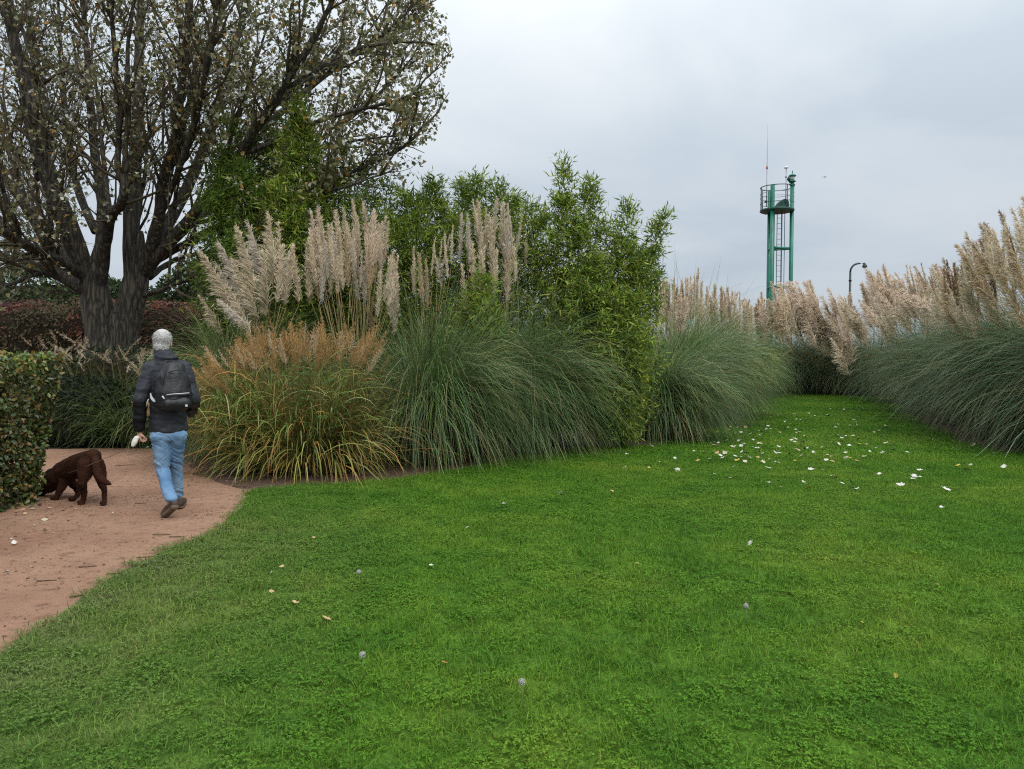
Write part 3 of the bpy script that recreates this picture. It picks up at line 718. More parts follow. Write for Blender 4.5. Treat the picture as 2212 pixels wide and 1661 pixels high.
PG = [(.125, .225, .085), (.09, .175, .06), (.05, .105, .035), (.18, .27, .14), (.13, .19, .045), (.28, .27, .12)]
PGD = [(.1, .175, .09), (.065, .12, .055), (.035, .07, .03), (.18, .26, .15), (.22, .23, .11)]
def pampas_foliage(n, L0, L1, cols, p=None, wind=0.0, w=.0075, seed=0, tall=.0):
    g = Geo()
    a = rng.uniform(0, 2 * np.pi, n); r = .42 * np.sqrt(rng.uniform(0, 1, n))
    base = np.stack([r * np.cos(a), r * np.sin(a), rng.uniform(0, .25, n)], -1)
    # tussocks: blades share directions in bunches
    nb_ = 170; bun = rng.uniform(0, 2 * np.pi, nb_); bel = np.clip(rng.normal(1.2, .22, nb_), .4, 1.5); bdr = rng.uniform(1.3, 2.7, nb_); bl_ = rng.uniform(.78, 1.12, nb_); bi = rng.integers(0, nb_, n)
    loose = rng.uniform(0, 1, n) < .32
    az = np.where(loose, rng.uniform(0, 2 * np.pi, n), bun[bi] + rng.normal(0, .09, n))
    el = np.clip(np.where(loose, rng.normal(1.2, .25, n), bel[bi] + rng.normal(0, .07, n)), .35, 1.55)
    L = rng.uniform(L0, L1, n) * (.75 + .25 * el) * bl_[bi]
    dr = np.where(loose, rng.uniform(.7, 2.9, n), bdr[bi] + rng.normal(0, .2, n))
    if wind:
        # wind combs the tips one way
        vx = np.cos(az) + wind; az = np.arctan2(np.sin(az), vx)
    c = pick(cols, nb_, p, .22)[bi] * (1 + rng.normal(0, .18, (n, 1))); c = np.clip(c, .01, .6)
    tip = np.where((rng.uniform(0, 1, n) < .25)[:, None], np.array([.2, .17, .09]), c * 1.15)
    blades(g, base, az, el, L, dr, rng.uniform(.7, 1.3, n) * w, c, k=7, p=1.25, tipcol=tip, twist=.6)
    # dead thatch low down
    m = n // 5
    a = rng.uniform(0, 2 * np.pi, m); r = .5 * np.sqrt(rng.uniform(0, 1, m))
    blades(g, np.stack([r * np.cos(a), r * np.sin(a), np.zeros(m)], -1), a + rng.normal(0, .5, m), rng.uniform(.3, 1.3, m), rng.uniform(.4, 1.1, m), rng.uniform(.5, 2, m), np.full(m, w), pick([(.16, .12, .065), (.1, .08, .045), (.06, .055, .03)], m), k=4)
    return g.mesh('foliage')
FOL = {'a': pampas_foliage(6500, 1.6, 2.75, PG, wind=.3), 'b': pampas_foliage(6000, 1.7, 2.7, PG), 'c': pampas_foliage(6000, 1.7, 2.7, PGD, wind=-.7), 'd': pampas_foliage(6000, 1.6, 2.8, PGD, wind=-.5), 'e': pampas_foliage(6500, 1.6, 2.75, PG, wind=.7)}
THATCH = None
def pampas(label, x, y, h, r, var, rz=None):
    global THATCH
    root = thing('pampas_grass', label, 'grass clump', (x, y, 0), 0, 'pampas grass clumps around the lawn')
    f = bpy.data.objects.new('foliage', FOL[var]); COL.objects.link(f); f.parent = root; stuff(f)
    if not FOL[var].materials: FOL[var].materials.append(M_blade)
    f.scale = (r / 1.5, r / 1.5, h / 1.85); f.rotation_euler = (0, 0, random.uniform(-.3, .3) if var in 'acde' else random.uniform(0, 6.28))
    if THATCH is None:
        bm = bmesh.new(); bmesh.ops.create_icosphere(bm, subdivisions=3, radius=1)
        for v in bm.verts:
            v.co *= 1 + mnoise.noise(v.co * 3) * .15; v.co.z = max(0, v.co.z)
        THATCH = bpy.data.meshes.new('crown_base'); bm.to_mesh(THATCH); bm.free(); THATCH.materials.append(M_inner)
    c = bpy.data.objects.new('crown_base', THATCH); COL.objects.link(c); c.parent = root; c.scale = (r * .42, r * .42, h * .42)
    return root
def at_u(u, d): return X(u, d), d

# the island bed on the left of the lawn
kA = pampas('pampas grass with cream plumes leaning out over the path behind the golden grass', *at_u(515, 11.9), 2.05, 1.15, 'a')
kB = pampas('pampas grass with a dense sheaf of tall upright beige plumes behind the golden grass', *at_u(770, 12.2), 1.85, 1.35, 'b')
kC = pampas('plumeless blue-green pampas clump arching over the lawn edge right of the golden grass', *at_u(930, 11.2), 2.1, 1.35, 'e')
kD = pampas('pampas grass with a few short plumes on tall bare stems between the two large sheaves', *at_u(930, 12.9), 1.95, 1.3, 'b')
kE = pampas('pampas clump with a loose sheaf of tall plumes in front of the bamboo', *at_u(1070, 13.0), 1.95, 1.3, 'b')
kF = pampas('long-bladed pampas clump spilling down beside the yellow-green bamboo', *at_u(1120, 12.3), 2.15, 1.4, 'e')
kG = pampas('low rounded pampas mound right of the yellow-green bamboo with bare dark foot', *at_u(1420, 14.2), 1.75, 1.3, 'e')
kH = pampas('pampas clump with two broad plumes beside the bamboo foot', *at_u(1470, 16.8), 2.3, 1.5, 'e')
kI = pampas('plumeless pampas clump with bamboo shoots at the corner of the lawn', *at_u(1528, 19.0), 2.3, 1.45, 'e')
kJ = pampas('pampas clump with tall upright plumes behind the bamboo', *at_u(1450, 22), 2.4, 1.7, 'b')
kK = pampas('pampas clump with a row of upright plumes left of the green tower', *at_u(1535, 23.8), 2.3, 1.6, 'b')
kL = pampas('pampas clump with short plumes directly below the green tower', *at_u(1595, 27.0), 2.3, 1.5, 'b')
# the border right of the lawn
rA = pampas('pampas clump at the far end of the lawn under the green tower', *at_u(1700, 30.4), 2.3, 2.0, 'd')
rB = pampas('pampas clump at the end of the lawn with nodding pink-beige plumes', *at_u(1800, 29.8), 2.2, 2.0, 'd')
rC = pampas('pampas clump at the far right corner of the lawn below the street lamp', *at_u(1890, 28.4), 2.2, 2.1, 'c')
rD = pampas('pampas clump with heavy windblown plumes right of the street lamp', 13.1, 23.4, 2.3, 1.9, 'd')
rE = pampas('pampas clump with one huge one-sided plume in the right border', 11.9, 19.5, 2.3, 1.95, 'c')
rF = pampas('pampas clump with sparse plumes midway along the right border', 10.8, 16.4, 2.3, 1.95, 'd')
rG = pampas('broad pampas clump bulging onto the lawn in the right border', 9.9, 13.7, 2.4, 1.9, 'c')
rH = pampas('big pampas clump at the near end of the right border', 9.4, 11.6, 2.35, 1.7, 'd')
rI = pampas('tall pampas clump with golden plumes at the back of the right border', 12.0, 13.6, 2.75, 1.9, 'c')
rJ = pampas('pampas clump with narrow upright plumes at the back of the right border', 13.0, 17.2, 2.6, 1.9, 'd')
rK = pampas('pampas clump with crowded plumes behind the street lamp end of the border', 14.2, 21.5, 2.4, 2.0, 'c')
rL = pampas('tall pampas clump behind the near end of the right border', 11.6, 11.4, 2.9, 1.8, 'd')

def foot_of(root, j=.3):
    return Vector(root.location) + Vector((random.uniform(-j, j), random.uniform(-j, j), .1))
def region_plumes(root, n, u0, u1, top, hi, length, d, kinds, tints, lean=0.0, width=1.0, jit=.0, dd=.4, stem_r=.0048, stem=True):
    """n plumes with tips along the outline `top` (list of (u,v)), falling up to `hi` below it"""
    tu = [t[0] for t in top]; tv = [t[1] for t in top]
    for i in range(n):
        u = u0 + (u1 - u0) * (i + random.random()) / n
        v = np.interp(u, tu, tv) + (random.random() ** 1.5) * hi
        y = d + random.uniform(-dd, dd)
        tip = P(u, v, y)
        L = random.uniform(*length)
        ln = lean + random.gauss(0, .095) + jit * (u - (u0 + u1) / 2) / max(1, (u1 - u0))
        base = tip - Vector((math.sin(ln), random.gauss(0, .05), math.cos(ln))) * L
        f = foot_of(root, .25)
        k = random.choice(kinds)
        add_plume(root, base, tip, f, k, random.choice(tints), L * random.uniform(.85, 1.15) * width, stem_r=stem_r, stem=stem,
                  roll=(math.pi + random.gauss(0, .4) if k == 'droop' and lean <= 0 else None))
# cream, leaning left over the path
for (ub, vb, ut, vt) in [(520, 700, 455, 525), (545, 690, 497, 510), (552, 640, 532, 478), (530, 705, 487, 555), (483, 725, 444, 630), (560, 690, 515, 545), (575, 640, 560, 470),
                         (590, 620, 600, 455), (600, 610, 612, 478), (565, 720, 528, 610), (545, 730, 500, 600), (575, 690, 590, 540)]:
    y = 11.6 + random.uniform(-.3, .3)
    add_plume(kA, P(ub, vb, y), P(ut, vt, y - .15), foot_of(kA), 'droop', random.choice(['cream', 'cream', 'white']), 1.05 * (P(ub, vb, y) - P(ut, vt, y)).length * .9, roll=math.pi + random.gauss(0, .35))
add_plume(kA, P(535, 705, 11.0), P(478, 635, 10.9), foot_of(kA), 'droop', 'white', .62, roll=math.pi)
region_plumes(kA, 4, 606, 640, [(600, 520), (650, 515)], 40, (.75, .95), 11.4, ['pampas'], ['white', 'beige'], 0, 1.15)
# big upright sheaf
region_plumes(kB, 28, 655, 868, [(655, 455), (672, 432), (690, 440), (730, 445), (755, 428), (800, 435), (825, 455), (850, 475), (868, 510)], 95, (.7, 1.12), 12.2, ['pampas'], ['beige', 'beige', 'pink'], 0, .95, .10)
region_plumes(kB, 18, 662, 862, [(655, 490), (760, 485), (868, 525)], 80, (.6, .95), 11.9, ['pampas'], ['beige', 'white', 'beige', 'tan'], 0, .95, .08)
region_plumes(kB, 6, 690, 850, [(690, 545), (850, 545)], 40, (.6, .75), 11.6, ['pampas'], ['beige', 'white'], 0, .95, .08)
add_plume(kB, P(800, 740, 11.7), P(802, 640, 11.7), foot_of(kB), 'pampas', 'brown', .6)
region_plumes(kD, 4, 892, 925, [(890, 525), (925, 535)], 25, (.7, .85), 12.2, ['pampas'], ['tan', 'beige'], 0, .85)
region_plumes(kD, 6, 930, 985, [(925, 510), (985, 480)], 25, (.65, .85), 12.8, ['slim', 'pampas'], ['beige', 'beige'], .04, .9)
region_plumes(kE, 14, 995, 1110, [(990, 445), (1020, 420), (1060, 440), (1075, 415), (1110, 440)], 75, (.75, 1.15), 13.0, ['pampas'], ['beige', 'white', 'beige'], 0, .85, .05)
region_plumes(kE, 7, 985, 1125, [(990, 520), (1060, 500), (1125, 500)], 55, (.75, .95), 12.5, ['pampas'], ['beige', 'beige'], .02, .95, .1)
region_plumes(kE, 3, 1118, 1150, [(1110, 450), (1150, 500)], 20, (.6, .8), 13.2, ['pampas'], ['white', 'beige'], .1, .8)
# beside and behind the bamboo
add_plume(kH, P(1470, 720, 15.2), P(1480, 640, 15.2), foot_of(kH), 'pampas', 'pink', 1.3); add_plume(kH, P(1466, 715, 15.3), P(1470, 630, 15.3), foot_of(kH), 'pampas', 'pink', 1.2)
add_plume(kH, P(1392, 700, 15.6), P(1415, 625, 15.6), foot_of(kH), 'pampas', 'beige', .9)
region_plumes(kJ, 26, 1415, 1520, [(1415, 585), (1480, 600), (1510, 575), (1520, 610)], 35, (1.1, 1.5), 22, ['slim', 'pampas'], ['pink', 'beige', 'tan', 'brown'], 0, 1.0, stem_r=.007)
region_plumes(kJ, 14, 1410, 1530, [(1415, 640), (1530, 640)], 40, (1.0, 1.3), 21, ['pampas'], ['pink', 'beige'], 0, .8, stem_r=.007)
region_plumes(kK, 26, 1520, 1625, [(1520, 615), (1560, 608), (1600, 625), (1625, 650)], 30, (1.2, 1.6), 23.5, ['slim', 'pampas'], ['beige', 'tan', 'pink'], 0, 1.0, stem_r=.008)
region_plumes(kL, 26, 1590, 1700, [(1600, 645), (1650, 640), (1690, 640)], 35, (1.0, 1.4), 26, ['droop', 'pampas', 'slim'], ['pink', 'tan', 'beige'], -.1, 1.2, stem_r=.008)
region_plumes(rA, 20, 1640, 1760, [(1640, 625), (1670, 605), (1735, 600)], 60, (1.2, 1.6), 27.5, ['droop', 'pampas'], ['pink', 'beige'], -.15, 1.15, stem_r=.008)
region_plumes(rB, 26, 1690, 1830, [(1690, 610), (1745, 585), (1768, 640), (1800, 612), (1830, 650)], 70, (1.2, 1.8), 26.5, ['droop'], ['pink', 'beige', 'pink'], -.24, 1.15, stem_r=.009)
region_plumes(rC, 24, 1810, 1935, [(1810, 640), (1845, 625), (1862, 570), (1890, 560), (1935, 585)], 90, (1.1, 1.6), 24.5, ['droop', 'droop', 'pampas'], ['pink', 'beige', 'pink'], -.26, 1.1, stem_r=.008)
region_plumes(rB, 8, 1700, 1900, [(1700, 680), (1900, 670)], 35, (.55, .8), 26.6, ['droop'], ['pink', 'tan'], -.6, .9, stem_r=.007)
region_plumes(rD, 20, 1880, 2010, [(1880, 570), (1940, 575), (2010, 585)], 70, (1.0, 1.4), 21.5, ['droop', 'droop', 'slim'], ['pink', 'beige', 'tan'], -.24, 1.05, stem_r=.007)
for (ub, vb, ut, vt, y) in [(2040, 705, 1965, 615, 18.2), (2010, 690, 1940, 610, 18.5), (1985, 690, 1930, 610, 19), (1945, 690, 1905, 620, 19.5), (1910, 715, 1880, 650, 20), (1860, 700, 1830, 640, 20.5), (1815, 720, 1790, 675, 21), (1930, 720, 1915, 680, 19)]:
    add_plume(rE, P(ub, vb, y), P(ut, vt, y - .3), foot_of(rE), 'droop', random.choice(['pink', 'pink', 'beige']), 1.05 * (P(ub, vb, y) - P(ut, vt, y)).length, roll=math.pi + random.gauss(0, .3), stem_r=.007)
region_plumes(rE, 14, 1990, 2080, [(1990, 590), (2030, 570), (2080, 560)], 60, (.9, 1.2), 19, ['slim', 'pampas', 'droop'], ['tan', 'brown', 'beige', 'pink'], -.2, .8, stem_r=.006)
region_plumes(rJ, 22, 2010, 2130, [(2010, 560), (2060, 510), (2130, 500)], 90, (1.0, 1.35), 16.8, ['slim', 'slim', 'pampas', 'droop'], ['tan', 'brown', 'beige'], -.18, .8, stem_r=.006)
region_plumes(rK, 20, 1940, 2060, [(1940, 570), (2060, 560)], 50, (1.0, 1.4), 21, ['droop', 'slim'], ['pink', 'tan', 'beige'], -.25, .85, stem_r=.007)
region_plumes(rI, 24, 2080, 2230, [(2060, 530), (2100, 500), (2150, 450), (2230, 420)], 120, (.95, 1.3), 13.4, ['slim', 'droop', 'droop'], ['tan', 'beige', 'brown', 'cream'], -.2, .85, stem_r=.005)
region_plumes(rL, 12, 2150, 2330, [(2150, 460), (2200, 420), (2330, 400)], 130, (.9, 1.2), 11.6, ['slim', 'droop'], ['tan', 'beige', 'brown'], -.18, .85, stem_r=.005)
region_plumes(rF, 12, 2040, 2160, [(2040, 600), (2160, 570)], 70, (.8, 1.1), 15, ['slim', 'droop'], ['tan', 'beige'], -.3, .7, stem_r=.005)
add_plume(rI, P(2150, 610, 12.4), P(2105, 500, 12.3), P(2190, 730, 12.5), 'droop', 'tan', .9, roll=math.pi)

region_plumes(rB, 11, 1720, 1880, [(1720, 635), (1880, 630)], 45, (.8, 1.05), 26.9, ['droop'], ['pink', 'beige', 'pink'], -.5, 1.0, stem_r=.007)
region_plumes(rE, 11, 1860, 2010, [(1860, 650), (2010, 620)], 55, (.65, .95), 18.6, ['droop'], ['pink', 'beige'], -.5, 1.0, stem_r=.006)
region_plumes(rF, 5, 2030, 2140, [(2030, 620), (2140, 560)], 60, (.8, 1.0), 14.0, ['droop'], ['beige', 'tan'], -.4, .9, stem_r=.005)

# ------------------------------------------------------------------ golden miscanthus
def miscanthus():
    loc = G(640, 1030); loc.y += .55
    root = thing('silver_grass', 'golden brown maiden grass clump fanning out at the corner of path and lawn', 'grass clump', (loc.x, loc.y, 0))
    L0 = Vector((loc.x, loc.y, 0))
    g = Geo(); n = 1500
    a = rng.uniform(0, 2 * np.pi, n); r = .55 * np.sqrt(rng.uniform(0, 1, n))
    base = np.stack([r * np.cos(a) * 1.35, r * np.sin(a) * .8, np.zeros(n)], -1)
    cols = pick([(.19, .23, .05), (.27, .28, .075), (.34, .29, .08), (.42, .22, .06), (.12, .16, .04), (.36, .36, .15)], n, [.27, .2, .15, .1, .18, .1], .2)
    tip = np.where((rng.uniform(0, 1, n) < .35)[:, None], np.array([.33, .17, .06]), cols)
    blades(g, base, a + rng.normal(0, .55, n), np.clip(rng.normal(1.05, .3, n), .2, 1.5), rng.uniform(.6, 1.7, n), rng.uniform(.8, 2.9, n), rng.uniform(.009, .021, n), cols, k=7, p=1.6, tipcol=tip, twist=.7)
    n = 1500   # leaves springing from the canes all over the fan
    lx = rng.uniform(-1.05, .5, n); H = rng.uniform(.25, 1.25, n); yy = rng.normal(-.28, .25, n)
    base = np.stack([lx * .65 + np.sin(lx * .75) * H + rng.normal(0, .1, n), yy - .15 * H * .3, np.cos(lx * .75) * H], -1)
    az = np.where(lx < -.2, np.pi, 0) + rng.normal(0, 1.0, n); az = np.where(rng.uniform(0, 1, n) < .4, -np.pi / 2 + rng.normal(0, .7, n), az)
    cols = pick([(.15, .23, .05), (.22, .29, .07), (.34, .3, .085), (.42, .21, .06), (.09, .16, .04), (.38, .4, .18), (.11, .2, .06)], n, [.27, .19, .11, .07, .2, .06, .1], .2)
    tip = np.where((rng.uniform(0, 1, n) < .3)[:, None], np.array([.45, .24, .08]), cols)
    blades(g, base, az, np.clip(rng.normal(.95, .3, n), .1, 1.4), rng.uniform(.4, .95, n), rng.uniform(.8, 2.6, n), rng.uniform(.007, .015, n), cols, k=6, p=1.5, tipcol=tip, twist=.8)
    n = 1300   # finer upright leaves
    a = rng.uniform(0, 2 * np.pi, n); r = .6 * np.sqrt(rng.uniform(0, 1, n))
    base = np.stack([r * np.cos(a) * 1.35, r * np.sin(a) * .8, np.zeros(n)], -1)
    cols = pick([(.26, .2, .07), (.18, .18, .055), (.32, .2, .075), (.13, .13, .04)], n, None, .2)
    blades(g, base, a + rng.normal(0, .5, n), np.clip(rng.normal(1.28, .17, n), .6, 1.56), rng.uniform(1.0, 1.75, n), rng.uniform(.1, .9, n), rng.uniform(.005, .009, n), cols, k=5, p=1.8, twist=.9)
    stuff(link('foliage', g.mesh('foliage'), M_blade, root))
    core_mesh('crown_base', [((0, 0, .25), (.7, .42, .5), 2.2)], M_inner, root)
    # flower heads on fanned stems
    k = 0
    while k < 298:
        t_ = random.random()
        lx = -1.25 + 1.8 * (t_ ** 1.1)              # lean left .. right (radians)
        if lx > .52: continue
        ly = random.gauss(-.05, .22)
        H = np.interp(lx, [-1.25, -.6, -.2, .2, .6], [1.4, 1.72, 1.95, 1.98, 1.85]) * random.uniform(.86, 1.03)
        d0 = Vector((math.sin(lx * .75) * math.cos(ly), math.sin(ly), math.cos(lx * .75) * math.cos(ly))).normalized()
        foot = L0 + Vector((lx * .65 + random.gauss(0, .12), random.gauss(0, .22), .05))
        base = foot + d0 * H * .82
        d1 = (d0 + Vector((math.sin(lx) * .25, -.03, -.05))).normalized()
        hl = random.uniform(.27, .42)
        add_plume(root, base, base + d1 * hl, foot, 'misc', random.choice(['gold', 'gold', 'gold', 'tan']), hl * random.uniform(1.0, 1.35), stem_r=.0032, name='flower_head', sm=STEM2)
        k += 1
miscanthus()

# ------------------------------------------------------------------ fountain grass by the bend
def fountain(label, x, y, h, r, n, heads, cols):
    root = thing('fountain_grass', label, 'grass clump', (x, y, 0), 0, 'feathery grasses in front of the poplar')
    g = Geo()
    a = rng.uniform(0, 2 * np.pi, n); q = .3 * np.sqrt(rng.uniform(0, 1, n))
    blades(g, np.stack([q * np.cos(a), q * np.sin(a), np.zeros(n)], -1), a + rng.normal(0, .5, n), np.clip(rng.normal(1.2, .25, n), .3, 1.55), rng.uniform(.8, 1.35, n) * h, rng.uniform(.7, 2.3, n), rng.uniform(.006, .013, n), pick(cols, n, None, .2), k=6, p=1.5)
    stuff(link('foliage', g.mesh('foliage'), M_blade, root))
    for i in range(heads):
        az = random.uniform(0, 6.28); ln = random.uniform(.1, .5)
        d0 = Vector((math.cos(az) * math.sin(ln), math.sin(az) * math.sin(ln), math.cos(ln)))
        foot = Vector((x, y, .1)) + Vector((random.uniform(-.25, .25), random.uniform(-.25, .25), 0))
        base = foot + d0 * h * random.uniform(.85, 1.15); tip = base + (d0 + Vector((math.cos(az) * .7, math.sin(az) * .7, -.3 * random.random()))).normalized() * random.uniform(.25, .4)
        add_plume(root, base, tip, foot, 'fount', random.choice(['pink', 'tan', 'tan', 'beige']), .3, stem_r=.003, sm=STEM2)
FG = [(.08, .14, .04), (.12, .18, .055), (.06, .1, .03), (.17, .2, .08)]
fountain('feathery grass with pale nodding heads just behind the clipped hedge', X(150, 13.7), 13.7, 1.5, 1, 900, 22, FG)
fountain('feathery grass with brown heads at the foot of the poplar trunk', X(235, 13.6), 13.6, 1.45, 1, 1100, 20, FG)
fountain('feathery grass beside the walking man near the trunk', X(300, 12.9), 12.9, 1.25, 1, 1000, 16, FG)
fountain('feathery grass hanging over the far edge of the path', X(345, 13.4), 13.4, 1.3, 1, 900, 14, FG)

# ------------------------------------------------------------------ bamboo
M_culm = plain_mat('bamboo_culm', (.16, .15, .045), .45, .4, .3, 6)
def bamboo(label, culms, cols, p=None, zlow=.15, dens=150, spread=.42, leafL=.125, name='bamboo', nb=1.0):
    """culms: (u_top, v_top, depth, u_foot, spread factor)"""
    x = np.mean([X(c[3], c[2]) for c in culms]); y = np.mean([c[2] for c in culms])
    root = thing(name, label, 'bamboo', (x, y, 0)); o0 = np.array([x, y, 0])
    g = Geo(); tw = Geo()
    for (ut, vt, d, uf, sf) in culms:
        tip = np.array(P(ut, vt, d)) - o0; foot = np.array([X(uf, d), d + .05, 0]) - o0
        H = tip[2]; s = np.linspace(0, 1, 9)
        c = foot + (tip - foot) * s[:, None]
        c[:, :2] = foot[:2] + (tip - foot)[:2] * (s ** 1.8)[:, None]
        gg = Geo(); tube_geo(gg, c, np.linspace(.014, .003, 9), 6, (.1, .1, .1)); link('culm', gg.mesh('culm'), M_culm, root)
        nbr = int((1 - zlow) * H / .11 * nb)
        for k in range(int(nbr * 6.0)):
            t_ = zlow + (1 - zlow) * rng.uniform(0, 1) ** 1.05
            b0 = np.array([np.interp(t_, s, c[:, i]) for i in range(3)])
            az = rng.uniform(0, 2 * np.pi); R_ = spread * sf * (1.6 if rng.uniform() < .12 else 1.0) * np.interp(t_, [0, .3, .7, .9, 1], [1.0, 1.3, 1.05, .5, .2]) * rng.uniform(.4, 1.25)
            dr = np.array([math.cos(az), math.sin(az), rng.uniform(.2, 1.1)]); dr /= np.linalg.norm(dr)
            e1 = b0 + dr * R_ + np.array([0, 0, -.12 * R_ * R_])
            tube_geo(tw, [b0, (b0 + e1) / 2 + np.array([0, 0, .03]), e1], [.003, .0025, .0015], 3, (.1, .1, .1))
            m = int(rng.integers(11, 24))
            f = rng.uniform(.35, 1.05, m)[:, None]; ps = b0 + (e1 - b0) * f + rng.normal(0, .05, (m, 3))
            out_ = np.array([math.cos(az), math.sin(az), 0])
            ldr = out_ * .7 + rdir(m) * .8 + np.array([0, 0, -.15])
            if t_ > .88: ldr = ldr * .8 + np.array([0, 0, .55]); ps = ps + rng.normal(0, .045, (m, 3))
            l = rng.uniform(.7, 1.3, m) * leafL
            leaves(g, ps, ldr, rdir(m) * .8 + np.array([0, 0, .8]), l, l * .19, pick(cols, m, p, .22), mid=.3)
    stuff(link('foliage', g.mesh('foliage'), M_leaf, root)); stuff(link('branchlets', tw.mesh('branchlets'), M_culm, root))
    print(label, g.n // 4)
YB = [(.2, .3, .035), (.26, .35, .045), (.13, .21, .03), (.38, .4, .08), (.075, .13, .022)]
DB = [(.1, .19, .025), (.14, .23, .03), (.065, .12, .02), (.22, .29, .045)]
MB = [(.15, .24, .03), (.2, .28, .036), (.085, .15, .022), (.29, .34, .05)]
bamboo('tall dark green bamboo beside the poplar crown', [(500, 262, 13.6, 520, 1.3), (545, 300, 13.8, 560, 1.3), (480, 330, 13.4, 500, 1.2), (520, 360, 13.2, 540, 1.3), (590, 290, 13.9, 590, 1.2), (455, 430, 13.4, 480, 1.1), (560, 420, 13.2, 560, 1.3)], DB, zlow=.2)
bamboo('tallest yellow-green bamboo spire rising behind the cream plumes', [(640, 212, 13.2, 640, 1.0), (660, 250, 13.2, 655, 1.1), (620, 290, 13.1, 615, 1.0), (690, 330, 13.4, 680, 1.2), (600, 400, 12.9, 600, 1.2), (640, 430, 12.8, 630, 1.2)], YB, zlow=.2)
bamboo('leafy green bamboo behind the big plume sheaf', [(745, 320, 13.8, 745, 1.4), (790, 375, 13.8, 790, 1.4), (840, 395, 13.9, 840, 1.4), (720, 400, 13.4, 720, 1.3), (880, 420, 13.7, 880, 1.4), (770, 440, 13.4, 770, 1.4), (830, 460, 13.4, 830, 1.3), (700, 480, 13.3, 700, 1.3), (860, 480, 13.4, 860, 1.3), (800, 500, 13.2, 800, 1.3), (740, 500, 13.2, 740, 1.3)], MB, zlow=.25)
bamboo('green bamboo with drooping tips between the plume sheaves', [(935, 392, 13.9, 930, 1.2), (900, 440, 13.6, 900, 1.3), (960, 440, 13.8, 955, 1.3), (1000, 400, 14.2, 990, 1.2), (1025, 385, 14.2, 1020, 1.1), (1050, 390, 14.2, 1045, 1.1), (1085, 405, 14.1, 1080, 1.2), (1110, 430, 14.0, 1105, 1.2), (985, 470, 13.5, 985, 1.4), (1040, 470, 13.6, 1040, 1.4), (1090, 480, 13.5, 1090, 1.4), (1140, 490, 13.7, 1140, 1.4), (920, 500, 13.4, 920, 1.4)], MB, zlow=.2)
bamboo('yellow-green bamboo thicket reaching down to the lawn between pampas mounds', [(1215, 350, 13.2, 1240, .75), (1275, 395, 13.3, 1275, .75), (1210, 430, 13.1, 1230, 1.1), (1145, 440, 13.4, 1180, 1.2), (1175, 470, 13.2, 1200, 1.2), (1255, 470, 13.0, 1260, 1.2), (1310, 480, 13.2, 1300, 1.2),
        (1360, 440, 13.3, 1320, .9), (1438, 458, 13.3, 1330, .7), (1345, 520, 13.1, 1310, 1.2), (1385, 540, 13.1, 1330, 1.1), (1420, 590, 13.1, 1340, 1.0), (1290, 560, 12.7, 1290, 1.2), (1330, 640, 12.45, 1330, 1.1), (1380, 640, 12.6, 1350, 1.0), (1360, 740, 12.35, 1340, .8), (1310, 690, 12.4, 1315, .9), (1250, 600, 12.6, 1270, 1.1), (1375, 720, 12.5, 1345, .8), (1325, 780, 12.3, 1330, .7)], YB, zlow=.06)
bamboo('thin leafy bamboo shoots growing through the pampas in front of the sheaf', [(1040, 600, 12.0, 1040, .8), (1010, 640, 12.0, 1020, .9), (1060, 660, 11.8, 1055, .9), (1075, 760, 11.5, 1070, .7)], MB, zlow=.3, nb=.7)
bamboo('short yellow bamboo shoots poking out of the corner pampas clump', [(1660, 770, 17.6, 1625, .9), (1630, 800, 17.4, 1600, 1.0), (1590, 790, 17.4, 1575, 1.0), (1565, 760, 17.6, 1555, .8)], [(.2, .22, .05), (.26, .25, .07), (.14, .17, .04)], zlow=.3, nb=.6)

# pinnate sapling growing through the golden grass
def sapling():
    b = G(690, 1035); root = thing('ash_sapling', 'leafy sapling with paired leaflets growing through the golden grass', 'sapling', (b.x, b.y - .02, 0))
    g = Geo(); st = Geo(); o0 = np.array([b.x, b.y - .02, 0])
    tip = np.array(P(690, 800, b.y)) - o0
    tube_geo(st, [np.zeros(3), tip * .5 + np.array([.03, -.05, 0]), tip], [.006, .005, .003], 5, (.1, .1, .1))
    for k in range(11):
        t_ = .45 + .55 * k / 10; c = tip * t_; az = random.choice([-.1, 3.2]) + random.gauss(0, .5); Lr = random.uniform(.25, .38)
        dr = np.array([math.cos(az), math.sin(az) - .4, .25]); dr /= np.linalg.norm(dr)
        tube_geo(st, [c, c + dr * Lr * .6, c + dr * Lr + np.array([0, 0, -.05])], [.003, .0025, .002], 3, (.1, .1, .1))
        for j in range(6):
            q = c + dr * Lr * (.3 + .13 * j); sd = np.cross(dr, [0, 0, 1]); 
            for sgn in (-1, 1):
                leaves(g, q[None], (sd * sgn + dr * .5 + np.array([0, 0, -.25]))[None], np.array([[0, -.3, 1.]]), .075, .042, pick([(.07, .135, .035), (.09, .15, .045)], 1))
    stuff(link('leaflets', g.mesh('leaflets'), M_leaf, root)); link('stem', st.mesh('stem'), M_culm, root)
sapling()

